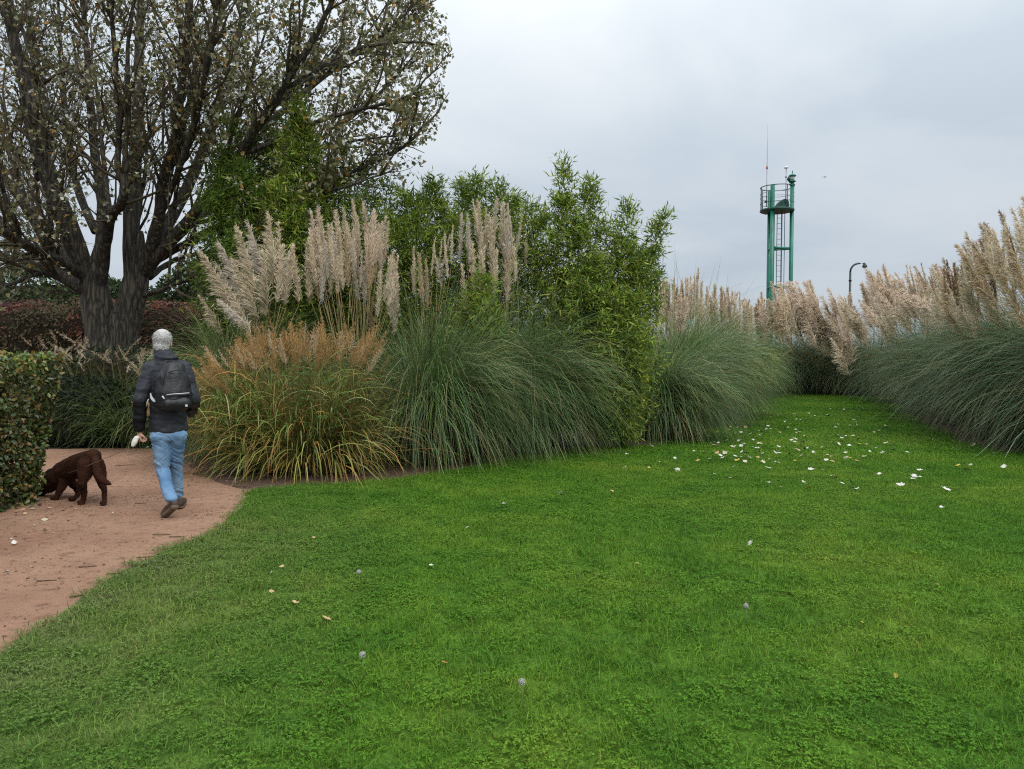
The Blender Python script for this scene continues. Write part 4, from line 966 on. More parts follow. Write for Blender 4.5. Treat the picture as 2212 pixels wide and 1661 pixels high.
# ------------------------------------------------------------------ green harbour light tower
def tower():
    D = 38.0; k = D / F / 4
    cx = (3105 / 4 - 512) / F * D
    root = thing('light_tower', 'green steel harbour light tower with ladder and railed platform beyond the plumes', 'tower', (cx, D, 0))
    gm = plain_mat('green_paint', (.005, .15, .095), .4, .5, .25, 3); dk = plain_mat('dark_green_paint', (.01, .06, .045), .5, .4, .3, 5)
    gy = plain_mat('galvanised_steel', (.25, .26, .28), .45, .5, .2, 8, metal=.6); wh = plain_mat('white_housing', (.6, .62, .62), .4, .5, .1, 8)
    rd = plain_mat('red_clamp', (.45, .06, .04), .5); lens = plain_mat('lantern_lens', (.5, .62, .58), .15, .6, .1, 5)
    x = lambda px: (px - 3105) * k
    z = lambda py: EYE + (1408 - py) * k
    def cyl(name, pts, r, mat, parent=root, sides=16):
        g = Geo(); rr = r if hasattr(r, '__len__') else [r] * len(pts); tube_geo(g, pts, rr, sides, (.5, .5, .5))
        o = link(name, g.mesh(name), mat, parent)
        for p in o.data.polygons: p.use_smooth = len(p.vertices) == 4
        return o
    def lathe(name, prof, cxy, mat, parent=root, sides=24):
        return cyl(name, [(cxy[0], cxy[1], q) for _, q in prof], [r for r, _ in prof], mat, parent, sides)
    cLF, cLB, cR = (x(3071), -.35), (x(3085), .62), (x(3160.5), .1)
    cyl('column', [(*cLF, 0), (*cLF, 4), (*cLF, z(754))], .1, gm); cyl('column', [(*cLB, 0), (*cLB, 4), (*cLB, z(757))], .09, gm)
    col = cyl('column', [(*cR, 0), (*cR, 4), (*cR, z(733))], .098, gm)
    # lantern on the right column
    t = z(733)
    ln = lathe('lantern', [(.1, t - .02), (.17, t), (.17, t + .04), (.1, t + .05), (.1, t + .09)], cR, gm)
    lathe('lens', [(.1, t + .09), (.105, t + .2), (.1, t + .25)], cR, lens, ln)
    lathe('cap', [(.08, t + .25), (.19, t + .27), (.17, t + .32), (.06, t + .38), (.02, t + .4), (.02, t + .5), (.03, t + .52), (.005, t + .55)], cR, gm, ln)
    lathe('flange', [(.1, t - .17), (.14, t - .165), (.14, t - .13), (.1, t - .125)], cR, gm)
    # beams
    for zz_ in (z(996), z(1149), 2.6):
        for a, b in ((cLB, cR), (cLF, cLB), (cLF, cR)):
            if zz_ > 0: cyl('cross_beam', [(a[0], a[1], zz_), ((a[0] + b[0]) / 2, (a[1] + b[1]) / 2, zz_), (b[0], b[1], zz_)], .06, gm)
            if zz_ == 2.6: break
    # platform
    zp = z(843); pc = (x(3102), .12); R_ = .82
    lathe('platform', [(R_ - .03, zp - .1), (R_, zp - .08), (R_, zp), (R_ - .02, zp + .012)], pc, dk, sides=40)
    # railing
    rl = thing('x', '', ''); bpy.data.objects.remove(rl)
    g = Geo(); ring = lambda h, r: tube_geo(g, [(pc[0] + R_ * .97 * math.cos(a), pc[1] + R_ * .97 * math.sin(a), zp + h) for a in np.linspace(.15, 2 * math.pi - .35, 44)], [r] * 44, 6)
    ring(1.1, .022)
    o = link('handrail', g.mesh('handrail'), dk, root)
    for h in (.3, .58, .78):
        g = Geo(); tube_geo(g, [(pc[0] + R_ * .97 * math.cos(a), pc[1] + R_ * .97 * math.sin(a), zp + h) for a in np.linspace(.15, 2 * math.pi - .35, 44)], [.012] * 44, 5); link('mid_rail', g.mesh('mid_rail'), gy if h > .5 else dk, root)
    for a in (math.pi, 2.3, 1.5, .7, .25, 4.0, 5.0):
        cyl('rail_post', [(pc[0] + R_ * .97 * math.cos(a), pc[1] + R_ * .97 * math.sin(a), zp + h) for h in (-.05, .5, 1.1)], .022 if a != math.pi else .028, dk, sides=6)
    # loop under the platform edge
    cyl('bracket', [(pc[0] - R_, pc[1], zp - .05), (pc[0] - R_ + .05, pc[1], zp - .16), (pc[0] - R_ + .28, pc[1], zp - .24)], .015, gy, sides=6)
    # rounded equipment hood
    bm = bmesh.new(); prof = [(-.30, 0), (-.27, .14), (-.18, .28), (-.05, .38), (.07, .415), (.2, .38), (.27, .26), (.29, .1), (.27, 0)]
    hx = x(3118)
    f1 = [bm.verts.new((hx + a, -.22, zp + .06 + b)) for a, b in prof]; f2 = [bm.verts.new((hx + a, .22, zp + .06 + b)) for a, b in prof]
    bm.faces.new(f1); bm.faces.new(f2[::-1])
    for i in range(len(prof)): j = (i + 1) % len(prof); bm.faces.new((f1[i], f2[i], f2[j], f1[j]))
    bmesh.ops.recalc_face_normals(bm, faces=bm.faces[:])
    me = bpy.data.meshes.new('equipment_hood'); bm.to_mesh(me); bm.free(); hood = link('equipment_hood', me, dk, root)
    g = Geo(); tube_geo(g, [(hx - .33, -.1, zp + .035), (hx + .3, -.1, zp + .035)], [.04, .04], 6); link('base_tray', g.mesh('base_tray'), wh, hood)
    # ladder
    zt = zp - .02; xl, xr, yl = x(3104), x(3121.5), .15
    lad = cyl('ladder', [(xl, yl, 0.2), (xl, yl, 4), (xl, yl, zt)], .018, dk, sides=6); cyl('rail', [(xr, yl, .2), (xr, yl, 4), (xr, yl, zt)], .018, dk, lad, 6)
    for i in range(int((zt - .3) / .262)):
        q = zt - .12 - i * .262; cyl('rung', [(xl, yl, q), (xr, yl, q)], .011, gy, lad, 5)
    for px, r in ((3097.5, .014), (3127.5, .022), (3138.5, .016)): cyl('cable_pipe', [(x(px), .3, .2), (x(px), .3, 4), (x(px), .3, zt)], r, dk, sides=6)
    # whip antenna
    wx = x(3054); an = cyl('whip_antenna', [(wx, -.1, zp + .1), (wx, -.1, z(690))], [.022, .02], gy, sides=8)
    cyl('whip', [(wx, -.1, z(695)), (wx, -.1, z(600)), (wx, -.1, z(512))], [.012, .009, .004], gy, an, 6)
    lathe('clamp', [(.02, z(688)), (.045, z(685)), (.045, z(678)), (.02, z(675))], (wx, -.1), rd, an, 8)
    lathe('junction_box', [(.03, zp + .3), (.07, zp + .31), (.07, zp + .4), (.03, zp + .42)], (wx - .04, -.12), dk, an, 8)
    # receiver mast
    mx = x(3125.5); ms = cyl('receiver_mast', [(mx, -.25, zp + .25), (mx, -.25, z(688))], .02, gy, sides=8)
    lathe('receiver_dome', [(.03, z(687)), (.11, z(686)), (.1, z(683)), (.06, z(680)), (.01, z(679))], (mx, -.25), wh, ms, 20)
    lathe('clamp', [(.02, z(724)), (.05, z(723)), (.05, z(718)), (.02, z(717))], (mx, -.25), gy, ms, 8)
    fl = cyl('floodlight', [(x(3131), -.2, z(729)), (x(3134), -.2, z(728.5)), (x(3137), -.2, z(728)), (x(3140), -.2, z(727.5))], [.03, .06, .13, .135], dk, sides=18)
    cyl('arm', [(mx, -.25, z(740)), (x(3132), -.2, z(730))], .014, gy, fl, 6)
    cyl('bracket', [(x(3143), -.1, z(740)), (cR[0], cR[1], z(740))], .02, dk, sides=6)
tower()

def street_lamp():
    D = 45.0; k = D / F / 4; x0 = (3394 / 4 - 512) / F * D
    root = thing('street_lamp', 'dark street lamp with a curved swan-neck arm rising behind the plumes', 'street lamp', (x0, D, 0))
    dk = plain_mat('lamp_paint', (.012, .02, .025), .45, .5, .2, 6)
    z = lambda py: EYE + (1408 - py) * k
    def cyl(name, pts, r, parent=root, sides=10, mat=dk):
        g = Geo(); tube_geo(g, pts, r, sides, (.1, .1, .1)); return link(name, g.mesh(name), mat, parent)
    zc = z(1090); cyl('base', [(0, 0, 0), (0, 0, .9), (0, 0, 1.0)], [.13, .12, .07]); cyl('pole', [(0, 0, .9), (0, 0, 3), (0, 0, zc)], [.075, .07, .06])
    a = np.linspace(math.pi, math.pi / 2, 9); arc = [(.5 + .5 * math.cos(t_), 0, zc + .5 * math.sin(t_)) for t_ in a] + [(.66, 0, zc + .51), (.84, 0, zc + .5)]
    arm = cyl('arm', arc, [.055] * 11); cyl('collar', [(0, 0, z(1126)), (0, 0, z(1121))], [.09, .09])
    hd = cyl('lamp_head', [(.82, 0, zc + .52), (.83, 0, zc + .45), (.84, 0, zc + .33), (.84, 0, zc + .28)], [.05, .09, .14, .15])
    cyl('glass', [(.84, 0, zc + .28), (.84, 0, zc + .22)], [.12, .06], hd, mat=plain_mat('lamp_glass', (.5, .5, .48), .2))
street_lamp()

# bird far off
def bird():
    p = P(1781, 383, 110); g = Geo()
    root = thing('bird', 'tiny dark bird flying in the grey sky right of the tower', 'bird', p)
    m = plain_mat('bird_feather', (.08, .08, .09), .8)
    tube_geo(g, [(-.16, 0, 0), (-.08, 0, .01), (.03, 0, .02), (.12, 0, .01), (.2, 0, 0)], [.01, .05, .06, .035, .008], 8); link('body', g.mesh('body'), m, root)
    for s in (-1, 1):
        g = Geo(); V = [(-.08, s * .03, .03), (.07, s * .03, .03), (.1, s * .22, .12), (-.02, s * .24, .12), (.02, s * .5, .05), (-.03, s * .48, .05), (-.08, s * .03, .045), (.07, s * .03, .045), (.1, s * .22, .135), (-.02, s * .24, .135), (.02, s * .5, .055), (-.03, s * .48, .055)]
        g.add(V, [np.array([[0, 1, 2, 3], [3, 2, 4, 5], [6, 9, 8, 7], [9, 11, 10, 8], [1, 7, 8, 2], [0, 3, 9, 6], [2, 8, 10, 4], [3, 5, 11, 9]])], (.1, .1, .1)); link('wing', g.mesh('wing'), m, root)
    root.rotation_euler = (0, 0, .5)
bird()

# ------------------------------------------------------------------ organic bodies: overlapping ellipsoids fused by a voxel remesh
_b = bmesh.new(); bmesh.ops.create_icosphere(_b, subdivisions=2, radius=1)
ICO_V = np.array([v.co[:] for v in _b.verts]); ICO_F = np.array([[v.index for v in f.verts] for f in _b.faces]); _b.free()
def chain(g, pts, dens=3.0):
    """pts: (centre, radius or (rx,ry,rz))"""
    pts = [(np.array(p), np.full(3, r) if not hasattr(r, '__len__') else np.array(r)) for p, r in pts]
    def ell(c, r): g.add(ICO_V * r + c, [ICO_F], (1, 1, 1))
    if len(pts) == 1: ell(*pts[0]); return
    for (p0, r0), (p1, r1) in zip(pts[:-1], pts[1:]):
        n = max(1, int(np.linalg.norm(p1 - p0) / (min(r0.min(), r1.min()) / dens)))
        for i in range(n + 1): ell(p0 + (p1 - p0) * i / n, r0 + (r1 - r0) * i / n)
def organic(name, chains, voxel, smooth=6, mat=None, parent=None, disp=None, cut=None):
    g = Geo()
    for c in chains: chain(g, c)
    me = g.mesh('tmp')
    o = bpy.data.objects.new('tmp', me); COL.objects.link(o)
    md = o.modifiers.new('r', 'REMESH'); md.mode = 'VOXEL'; md.voxel_size = voxel
    if smooth: ms = o.modifiers.new('s', 'SMOOTH'); ms.factor = .5; ms.iterations = smooth
    dg = bpy.context.evaluated_depsgraph_get(); ev = o.evaluated_get(dg)
    m2 = bpy.data.meshes.new_from_object(ev); bpy.data.objects.remove(o); bpy.data.meshes.remove(me)
    m2.name = name; m2.materials.clear()
    if disp:
        nv = len(m2.vertices); co = np.empty(nv * 3); no = np.empty(nv * 3)
        m2.vertices.foreach_get('co', co); m2.vertices.foreach_get('normal', no); co = co.reshape(-1, 3); no = no.reshape(-1, 3)
        a = np.array([disp(Vector(q)) for q in co]); co = co + no * a[:, None]; m2.vertices.foreach_set('co', co.ravel()); m2.update()
    if cut:
        bm = bmesh.new(); bm.from_mesh(m2)
        for p, n in cut: bmesh.ops.bisect_plane(bm, geom=bm.verts[:] + bm.edges[:] + bm.faces[:], plane_co=p, plane_no=n, clear_outer=True)
        bm.to_mesh(m2); bm.free()
    for p in m2.polygons: p.use_smooth = True
    return link(name, m2, mat, parent)

def fur(o, n, L, w, cols, name, lay, parent, zmin=-9, out=.35):
    me = o.data; nv = len(me.vertices); co = np.empty(nv * 3); no = np.empty(nv * 3)
    me.vertices.foreach_get('co', co); me.vertices.foreach_get('normal', no); co = co.reshape(-1, 3); no = no.reshape(-1, 3)
    i = rng.integers(0, nv, n); i = i[co[i, 2] > zmin]; n = len(i); p = co[i] + rng.normal(0, .003, (n, 3)); q = no[i]
    d = q * out + np.array(lay) * .8 + rdir(n) * .35; l = rng.uniform(.6, 1.3, n) * L
    g = Geo(); leaves(g, p - q * .002, d, q + rdir(n) * .3, l, np.full(n, w), pick(cols, n, None, .2), mid=.3, cup=0)
    f = link(name, g.mesh(name), M_fur, parent); stuff(f); return f
M_fur = leaf_mat('short_hair', trans=0, rough=.6, spec=.25, var=.2, scale=8)

# ------------------------------------------------------------------ the walking man
def man():
    foot = G(368, 1121, .006); az = math.atan2(foot.x, foot.y)
    root = thing('person', 'grey-haired person in dark jacket and blue jeans walking away along the path', 'person', (foot.x, foot.y, .006), -az + .05)
    D = math.hypot(foot.x, foot.y)
    k = .001156 * (foot.y / 7.3)
    def q(x, y, dy):
        xs = (x - 377) * k; za = (1620 - y) * k
        f = (D + dy) / D
        return Vector((xs * f, dy, EYE + (za - EYE) * f))
    skin = plain_mat('skin', (.48, .27, .19), .5, .4, .1, 20)
    hairm = plain_mat('grey_hair', (.48, .47, .45), .75, .3, .25, 60, .6, 160)
    jk = plain_mat('jacket_cloth', (.021, .024, .032), .62, .35, .25, 7, .25, 40)
    shoe = plain_mat('shoe_leather', (.06, .042, .032), .7, .3, .5, 18, .4, 50); sole = plain_mat('shoe_sole', (.13, .095, .065), .85, .2, .4, 25, .5, 60)
    m, t, b = new_mat('blue_denim'); co = N(t, 'ShaderNodeTexCoord')
    nz = noise_node(t, 4.0, 3, .5, co.outputs['Object']); r = ramp(t, nz.outputs['Fac'], [(.32, (.075, .155, .28)), (.5, (.14, .25, .40)), (.7, (.25, .38, .53))])
    t.links.new(r.outputs[0], b.inputs['Base Color']); b.inputs['Roughness'].default_value = .85; b.inputs['Specular IOR Level'].default_value = .2
    wv = noise_node(t, 240, 2, .6, co.outputs['Object']); bp = N(t, 'ShaderNodeBump'); bp.inputs['Strength'].default_value = .25; bp.inputs['Distance'].default_value = .004
    t.links.new(wv.outputs['Fac'], bp.inputs['Height']); t.links.new(bp.outputs[0], b.inputs['Normal']); denim = m
    yb = .26
    # joints
    hd = q(357, 140, yb + .03); neck0 = q(372, 300, yb - .02); pel = q(385, 880, yb)
    shL, elL, wrL = q(240, 358, yb), q(176, 605, yb - .05), q(172, 872, yb + .02)
    shR, elR, wrR = q(537, 358, yb), q(588, 620, yb - .06), q(570, 745, yb + .2)
    hpL, knL, anL = q(322, 930, yb), q(330, 1195, yb + .02), q(392, 1465, .02)
    hpR, knR, anR = q(452, 930, yb), q(448, 1195, yb + .14), q(458, 1440, yb + .24)
    anR.z = .1
    yaw = Matrix.Rotation(-.28, 3, 'Z')
    def h(x, y, z): return hd + yaw @ Vector((x, y, z))
    ch = [[(hd + Vector((0, 0, .02)), (.075, .095, .098))], [(h(0, .02, -.05), (.062, .075, .075)), (h(0, .045, -.09), (.045, .05, .04))],   # skull, jaw
          [(h(0, .1, -.005), (.011, .015, .014)), (h(0, .113, -.03), (.015, .017, .012))],                                               # nose
          [(h(-.03, .085, .03), (.022, .012, .01)), (h(.03, .085, .03), (.022, .012, .01))],                                               # brow
          [(h(-.022, .092, -.062), (.012, .01, .006)), (h(.022, .092, -.062), (.012, .01, .006))],                                         # mouth
          [(h(.079, -.008, -.02), (.011, .02, .032))], [(h(-.079, -.008, -.02), (.011, .02, .032))],                                       # ears
          [(h(0, -.01, -.06), .055), (neck0, .06)],
          [(neck0, (.07, .06, .05)), (q(385, 420, yb), (.135, .085, .1)), (q(387, 560, yb), (.13, .085, .1)), (q(385, 720, yb), (.12, .08, .1)), (pel, (.13, .09, .1))],
          [(shL + Vector((.03, 0, -.04)), .045), (elL, .036), (wrL, .026)], [(shR + Vector((-.03, 0, -.04)), .045), (elR, .036), (wrR, .026)], [(shL + Vector((.04, 0, -.04)), .05), (shR + Vector((-.04, 0, -.04)), .05)],
          [(hpL, .075), (knL, .05), (anL, .036)], [(hpR, .075), (knR, .05), (anR, .036)], [(hpL, .08), (hpR, .08)]]
    # feet inside the shoes
    toeL = q(352, 1600, .1); toeL.z = .035
    ch += [[(anL, .034), (anL.lerp(toeL, .5), (.034, .03, .03)), (toeL, (.032, .03, .02))]]
    toeR = anR + Vector((.02, .2, -.06)); ch += [[(anR, .034), (anR + Vector((0, 0, -.05)), .034), (toeR, (.034, .03, .02))]]
    # hands: palm, four fingers and a thumb closed round the leash handle / in front of the pocket
    def hand(wr, d, side, fwd):
        d = Vector(d).normalized(); s = Vector(side).normalized(); f = Vector(fwd).normalized()
        pc = wr + d * .055
        ch.append([(wr, .024), (pc - d * .01, (.026, .026, .026))]); 
        for i, (off, ln) in enumerate(((-.03, .9), (-.01, 1.0), (.01, .95), (.03, .78))):
            k0 = wr + d * .085 + f * off; k1 = k0 + (d * .6 + s * .8) * .034 * ln; k2 = k1 + (s * .55 - d * .45) * .03 * ln + s * .012; k3 = k2 + (-d * .9 + s * .1) * .022 * ln
            ch.append([(wr + d * .035 + f * off * .7, .012), (k0, .0105)]); ch.append([(k0, .0105), (k1, .0095), (k2, .009), (k3, .008)])
        t0 = wr + d * .03 + f * -.03; t1 = t0 + (d * .5 - f * .4 + s * .5) * .038; t2 = t1 + (d * .5 + s * .6) * .03
        ch.append([(t0, .013), (t1, .0115), (t2, .0095)])
    hand(wrL, (-.02, .1, -1), (.9, .2, 0), (-.3, 1, 0))
    hand(wrR, (-.2, .7, -.6), (-.6, -.1, -.7), (.4, .5, .6))
    organic('body', ch, .0065, 3, skin, root)
    # eyes
    em = plain_mat('eye', (.3, .3, .28), .2)
    for sx in (-.03, .03):
        g = Geo(); g.add(ICO_V * .011 + np.array(h(sx, .084, .012)), [ICO_F], (1, 1, 1)); link('eye', g.mesh('eye'), em, root)
    # hair: cropped cap, cut at the nape and forehead
    organic('hair', [[(h(0, -.012, .034), (.088, .104, .098))], [(h(0, -.042, -.035), (.076, .066, .06))]], .007, 4, hairm, root,
            disp=lambda c: mnoise.noise(c * 60) * .0025 + mnoise.noise(c * 25) * .002, cut=[(h(0, .06, .02), (yaw @ Vector((0, .8, -.55))).normalized()), (h(0, 0, -.085), Vector((0, 0, -1)))])
    hr_ = [o for o in root.children if o.name.startswith('hair')][0]
    fur(hr_, 7000, .018, .0022, [(.6, .59, .57), (.5, .49, .47), (.72, .71, .69), (.36, .35, .34)], 'hair_strands', (0, -.3, -1), hr_, out=.45)
    # jacket
    def jfold(c):
        a = mnoise.noise(Vector((c.x * 9, c.y * 9, c.z * 13))) * .011 + mnoise.noise(Vector((c.x * 22, c.y * 22, c.z * 40))) * .005
        a += math.sin(c.z * 95 + c.x * 30 + mnoise.noise(c * 8) * 3) * .0035 * max(0, 1 - abs(c.z - .97) / .16)
        return a
    J = [[(q(372, 275, yb - .015), (.085, .08, .04)), (q(378, 322, yb), (.165, .1, .05)), (q(388, 420, yb), (.185, .125, .1)), (q(390, 560, yb + .005), (.178, .13, .1)), (q(386, 700, yb + .005), (.172, .128, .08)), (q(385, 800, yb), (.182, .132, .06)), (q(385, 870, yb), (.186, .135, .06))],
         [(q(362, 208, yb + .015), (.084, .092, .022)), (q(370, 250, yb), (.1, .1, .03)), (q(374, 285, yb), (.118, .1, .035))], [(q(345, 262, yb - .06), (.06, .03, .02)), (q(385, 275, yb - .08), (.07, .03, .022)), (q(430, 262, yb - .05), (.06, .03, .022))],
         [(shL + Vector((.035, 0, .005)), (.085, .088, .08)), (elL, (.066, .07, .06)), (wrL + Vector((0, 0, .02)), (.054, .058, .04))],
         [(shR + Vector((-.035, 0, .005)), (.085, .088, .08)), (elR, (.066, .07, .06)), (wrR + Vector((0, -.02, .01)), (.056, .055, .045))]]
    organic('jacket', J, .011, 5, jk, root, jfold, cut=[(q(385, 862, yb), Vector((0, 0, -1)))] if False else None)
    slv = plain_mat('black_sleeve_panel', (.006, .006, .008), .7, .25, .3, 9, .25, 40)
    for el_, wr_ in ((elL, wrL + Vector((0, 0, .02))), (elR, wrR + Vector((0, -.02, .01)))):
        organic('forearm_panel', [[(el_.lerp(wr_, .1), (.068, .073, .05)), (el_.lerp(wr_, .5), (.065, .069, .05)), (wr_, (.058, .061, .036))]], .01, 4, slv, root, jfold)
    # jeans
    def dfold(c):
        a = mnoise.noise(Vector((c.x * 14, c.y * 14, c.z * 16))) * .004
        sk = c.z * 34 + c.x * 22 + mnoise.noise(c * 6) * 2.2
        rg = 1 - abs(mnoise.noise(Vector((c.x * 5, c.y * 5, sk)))) * 3.2
        rg2 = 1 - abs(mnoise.noise(Vector((c.x * 7 + 4, c.y * 7, c.z * 60 - c.x * 40)))) * 3
        env = .35 + .8 * max(0, 1 - abs(c.z - .50) / .15) + 1.1 * max(0, 1 - abs(c.z - .15) / .15) + .7 * max(0, 1 - abs(c.z - .74) / .12)
        return a + (rg * .0055 + rg2 * .0022) * env - .003
    anLs = anL + Vector((0, 0, .015)); anRs = q(457, 1440, yb + .24); anRs.z = .12
    Jn = [[(q(385, 860, yb), (.165, .12, .06)), (q(385, 900, yb), (.168, .125, .08))], [(hpL + Vector((.012, 0, 0)), (.1, .115, .1)), (hpL.lerp(knL, .5) + Vector((.012, 0, 0)), (.088, .095, .08)), (knL + Vector((.008, 0, 0)), (.07, .076, .06)), (q(372, 1400, .08), (.062, .064, .05)), (anLs, (.06, .06, .035))],
          [(hpR + Vector((-.012, 0, 0)), (.1, .115, .1)), (hpR.lerp(knR, .5) + Vector((-.012, 0, 0)), (.086, .095, .08)), (knR + Vector((-.004, 0, 0)), (.068, .074, .06)), (knR.lerp(anRs, .7), (.06, .062, .05)), (anRs, (.058, .06, .035))], [(hpL + Vector((0, -.015, .02)), (.1, .11, .09)), (hpR + Vector((0, -.015, .02)), (.1, .11, .09))]]
    organic('jeans', Jn, .009, 3, denim, root, dfold)
    # shoes
    heelL = q(412, 1500, -.02); tl = q(345, 1606, .1); tl.z = .04
    up = [[(heelL, (.042, .04, .045)), (heelL.lerp(tl, .5) + Vector((0, .02, .01)), (.046, .045, .045)), (tl, (.048, .05, .032))]]
    organic('shoe', up, .006, 4, shoe, root)
    dirL = (tl - heelL).normalized(); dn = Vector((0, -.75, -.65))
    so_ = organic('sole', [[(heelL + dn * .03, (.038, .022, .03)), (heelL.lerp(tl, .45) + dn * .028, (.036, .02, .026)), (tl + dn * .022, (.048, .035, .018))]], .006, 3, sole, root)
    hr = Vector((anR.x + .012, anR.y - .03, .055)); tr = hr + Vector((.04, .23, -.01))
    organic('shoe', [[(hr + Vector((0, 0, .035)), .042), (hr, (.044, .046, .04)), (hr.lerp(tr, .5), (.047, .045, .04)), (tr, (.05, .055, .03))]], .006, 4, shoe, root)
    organic('sole', [[(hr + Vector((0, 0, -.035)), (.043, .045, .016)), (tr + Vector((0, 0, -.025)), (.05, .055, .016))]], .006, 2, sole, root)
    # ---- backpack, a thing of its own
    bk = thing('backpack', 'black backpack with a grey zip line worn on the back of the walking person', 'backpack', root.location, root.rotation_euler.z)
    bm_ = plain_mat('backpack_nylon', (.007, .0075, .010), .5, .45, .25, 10, .3, 45); gr = plain_mat('reflective_trim', (.55, .56, .58), .4); st = plain_mat('strap_webbing', (.018, .018, .022), .7)
    yB = yb - .2
    def bfold(c): return mnoise.noise(Vector((c.x * 12, c.y * 12, c.z * 9))) * .008 + mnoise.noise(Vector((c.x * 34, c.y * 20, c.z * 12))) * .004
    organic('main_bag', [[(q(425, 350, yB + .04), (.105, .06, .06)), (q(420, 440, yB + .02), (.155, .085, .075)), (q(418, 560, yB), (.17, .1, .085)), (q(420, 660, yB), (.17, .1, .07))],
                         [(q(318, 520, yB + .05), (.05, .055, .1)), (q(318, 620, yB + .05), (.06, .06, .06))]], .009, 4, bm_, bk, bfold)
    yF = yB - .088
    organic('front_pocket', [[(q(375, 590, yF + .02), (.03, .03, .02)), (q(525, 580, yF + .02), (.03, .03, .02))], [(q(380, 655, yF + .02), (.05, .036, .06)), (q(510, 650, yF + .02), (.05, .036, .06))]], .008, 4, bm_, bk, bfold)
    def strip(name, pts, r, mat, parent=bk, sides=6):
        g = Geo(); tube_geo(g, [tuple(p) for p in pts], [r] * len(pts), sides, (.5, .5, .5)); return link(name, g.mesh(name), mat, parent)
    strip('zip', [q(365, 577, yF - .012), q(420, 573, yF - .018), q(480, 570, yF - .018), q(540, 566, yF - .01)], .0045, gr)
    strip('zip_pull', [q(334, 588, yF + .01), q(340, 600, yF + .0), q(350, 613, yF + .0)], .007, gr)
    strip('flap_seam', [q(385, 392, yF + .025), q(430, 378, yF + .012), q(480, 368, yF + .012), q(505, 378, yF + .025)], .006, st)
    for s_ in (0, 1):
        strip('side_fold', [q(355 + s_ * 155, 330, yF + .05), q(352 + s_ * 178, 420, yF + .03), q(340 + s_ * 205, 520, yF + .03)], .006, st)
    tg = bmesh.new(); bmesh.ops.create_cube(tg, size=1, matrix=Matrix.Translation(q(515, 672, yF - .02)) @ Matrix.Diagonal((.02, .004, .02, 1)))
    me = bpy.data.meshes.new('tag'); tg.to_mesh(me); tg.free(); link('tag', me, gr, bk)
    for xx, dx in ((368, -6), (432, 4)):
        strip('strap_buckle', [q(xx, 298, yb - .12), q(xx + dx * .5, 308, yb - .135), q(xx + dx, 318, yb - .14)], .0085, gr)
        strip('shoulder_strap', [q(xx + dx, 345, yB + .02), q(xx, 305, yb - .13), q(xx - dx * 6, 296, yb - .08), q(xx - dx * 5 + (-40 if dx < 0 else 40), 330, yb + .1)], .016, st)
    strip('carry_loop', [q(372, 320, yb - .13), q(385, 300, yb - .15), q(415, 298, yb - .15), q(428, 318, yb - .13)], .006, st)
    # pale side stripe
    g = Geo(); V = []
    for (xx, yy, wd) in ((246, 560, 3), (250, 590, 9), (262, 612, 12), (278, 630, 9), (290, 637, 3)):
        c = q(xx, yy, yB + .0); V += [c + Vector((-wd * k * .6, -.01, -wd * k * .5)), c + Vector((wd * k * .6, -.012, wd * k * .5))]
    fq = np.array([[2 * i, 2 * i + 1, 2 * i + 3, 2 * i + 2] for i in range(4)]); n = len(V)
    V2 = V + [v + Vector((.004, .006, 0)) for v in V]
    g.add([tuple(v) for v in V2], [fq, fq[:, ::-1] + n], (.5, .5, .5)); link('reflective_stripe', g.mesh('reflective_stripe'), gr, bk)
    strip('side_strap', [q(236, 610, yB + .06), q(224, 640, yB + .08), q(220, 668, yB + .09)], .005, gr)
    # ---- leash
    hl = q(172, 925, yb + .05); W = root.matrix_basis
    W = Matrix.Translation(root.location) @ Matrix.Rotation(root.rotation_euler.z, 4, 'Z')
    ls = thing('dog_leash', 'thin leash with a white grip stretched from the hand to the dog collar', 'leash', W @ q(140, 950, yb))
    lw = plain_mat('white_plastic', (.62, .6, .56), .4); ld = plain_mat('leash_cord', (.13, .09, .07), .7); o0 = ls.location
    organic('handle', [[(W @ q(165, 915, yb + .02) - o0, (.02, .018, .016)), (W @ q(145, 928, yb) - o0, (.026, .02, .024)), (W @ q(133, 955, yb) - o0, (.03, .022, .03)), (W @ q(120, 985, yb) - o0, (.02, .016, .018))]], .005, 4, lw, ls)
    return ls, o0, W @ q(115, 990, yb), ld
leash, leash0, leash_a, M_cord = man()

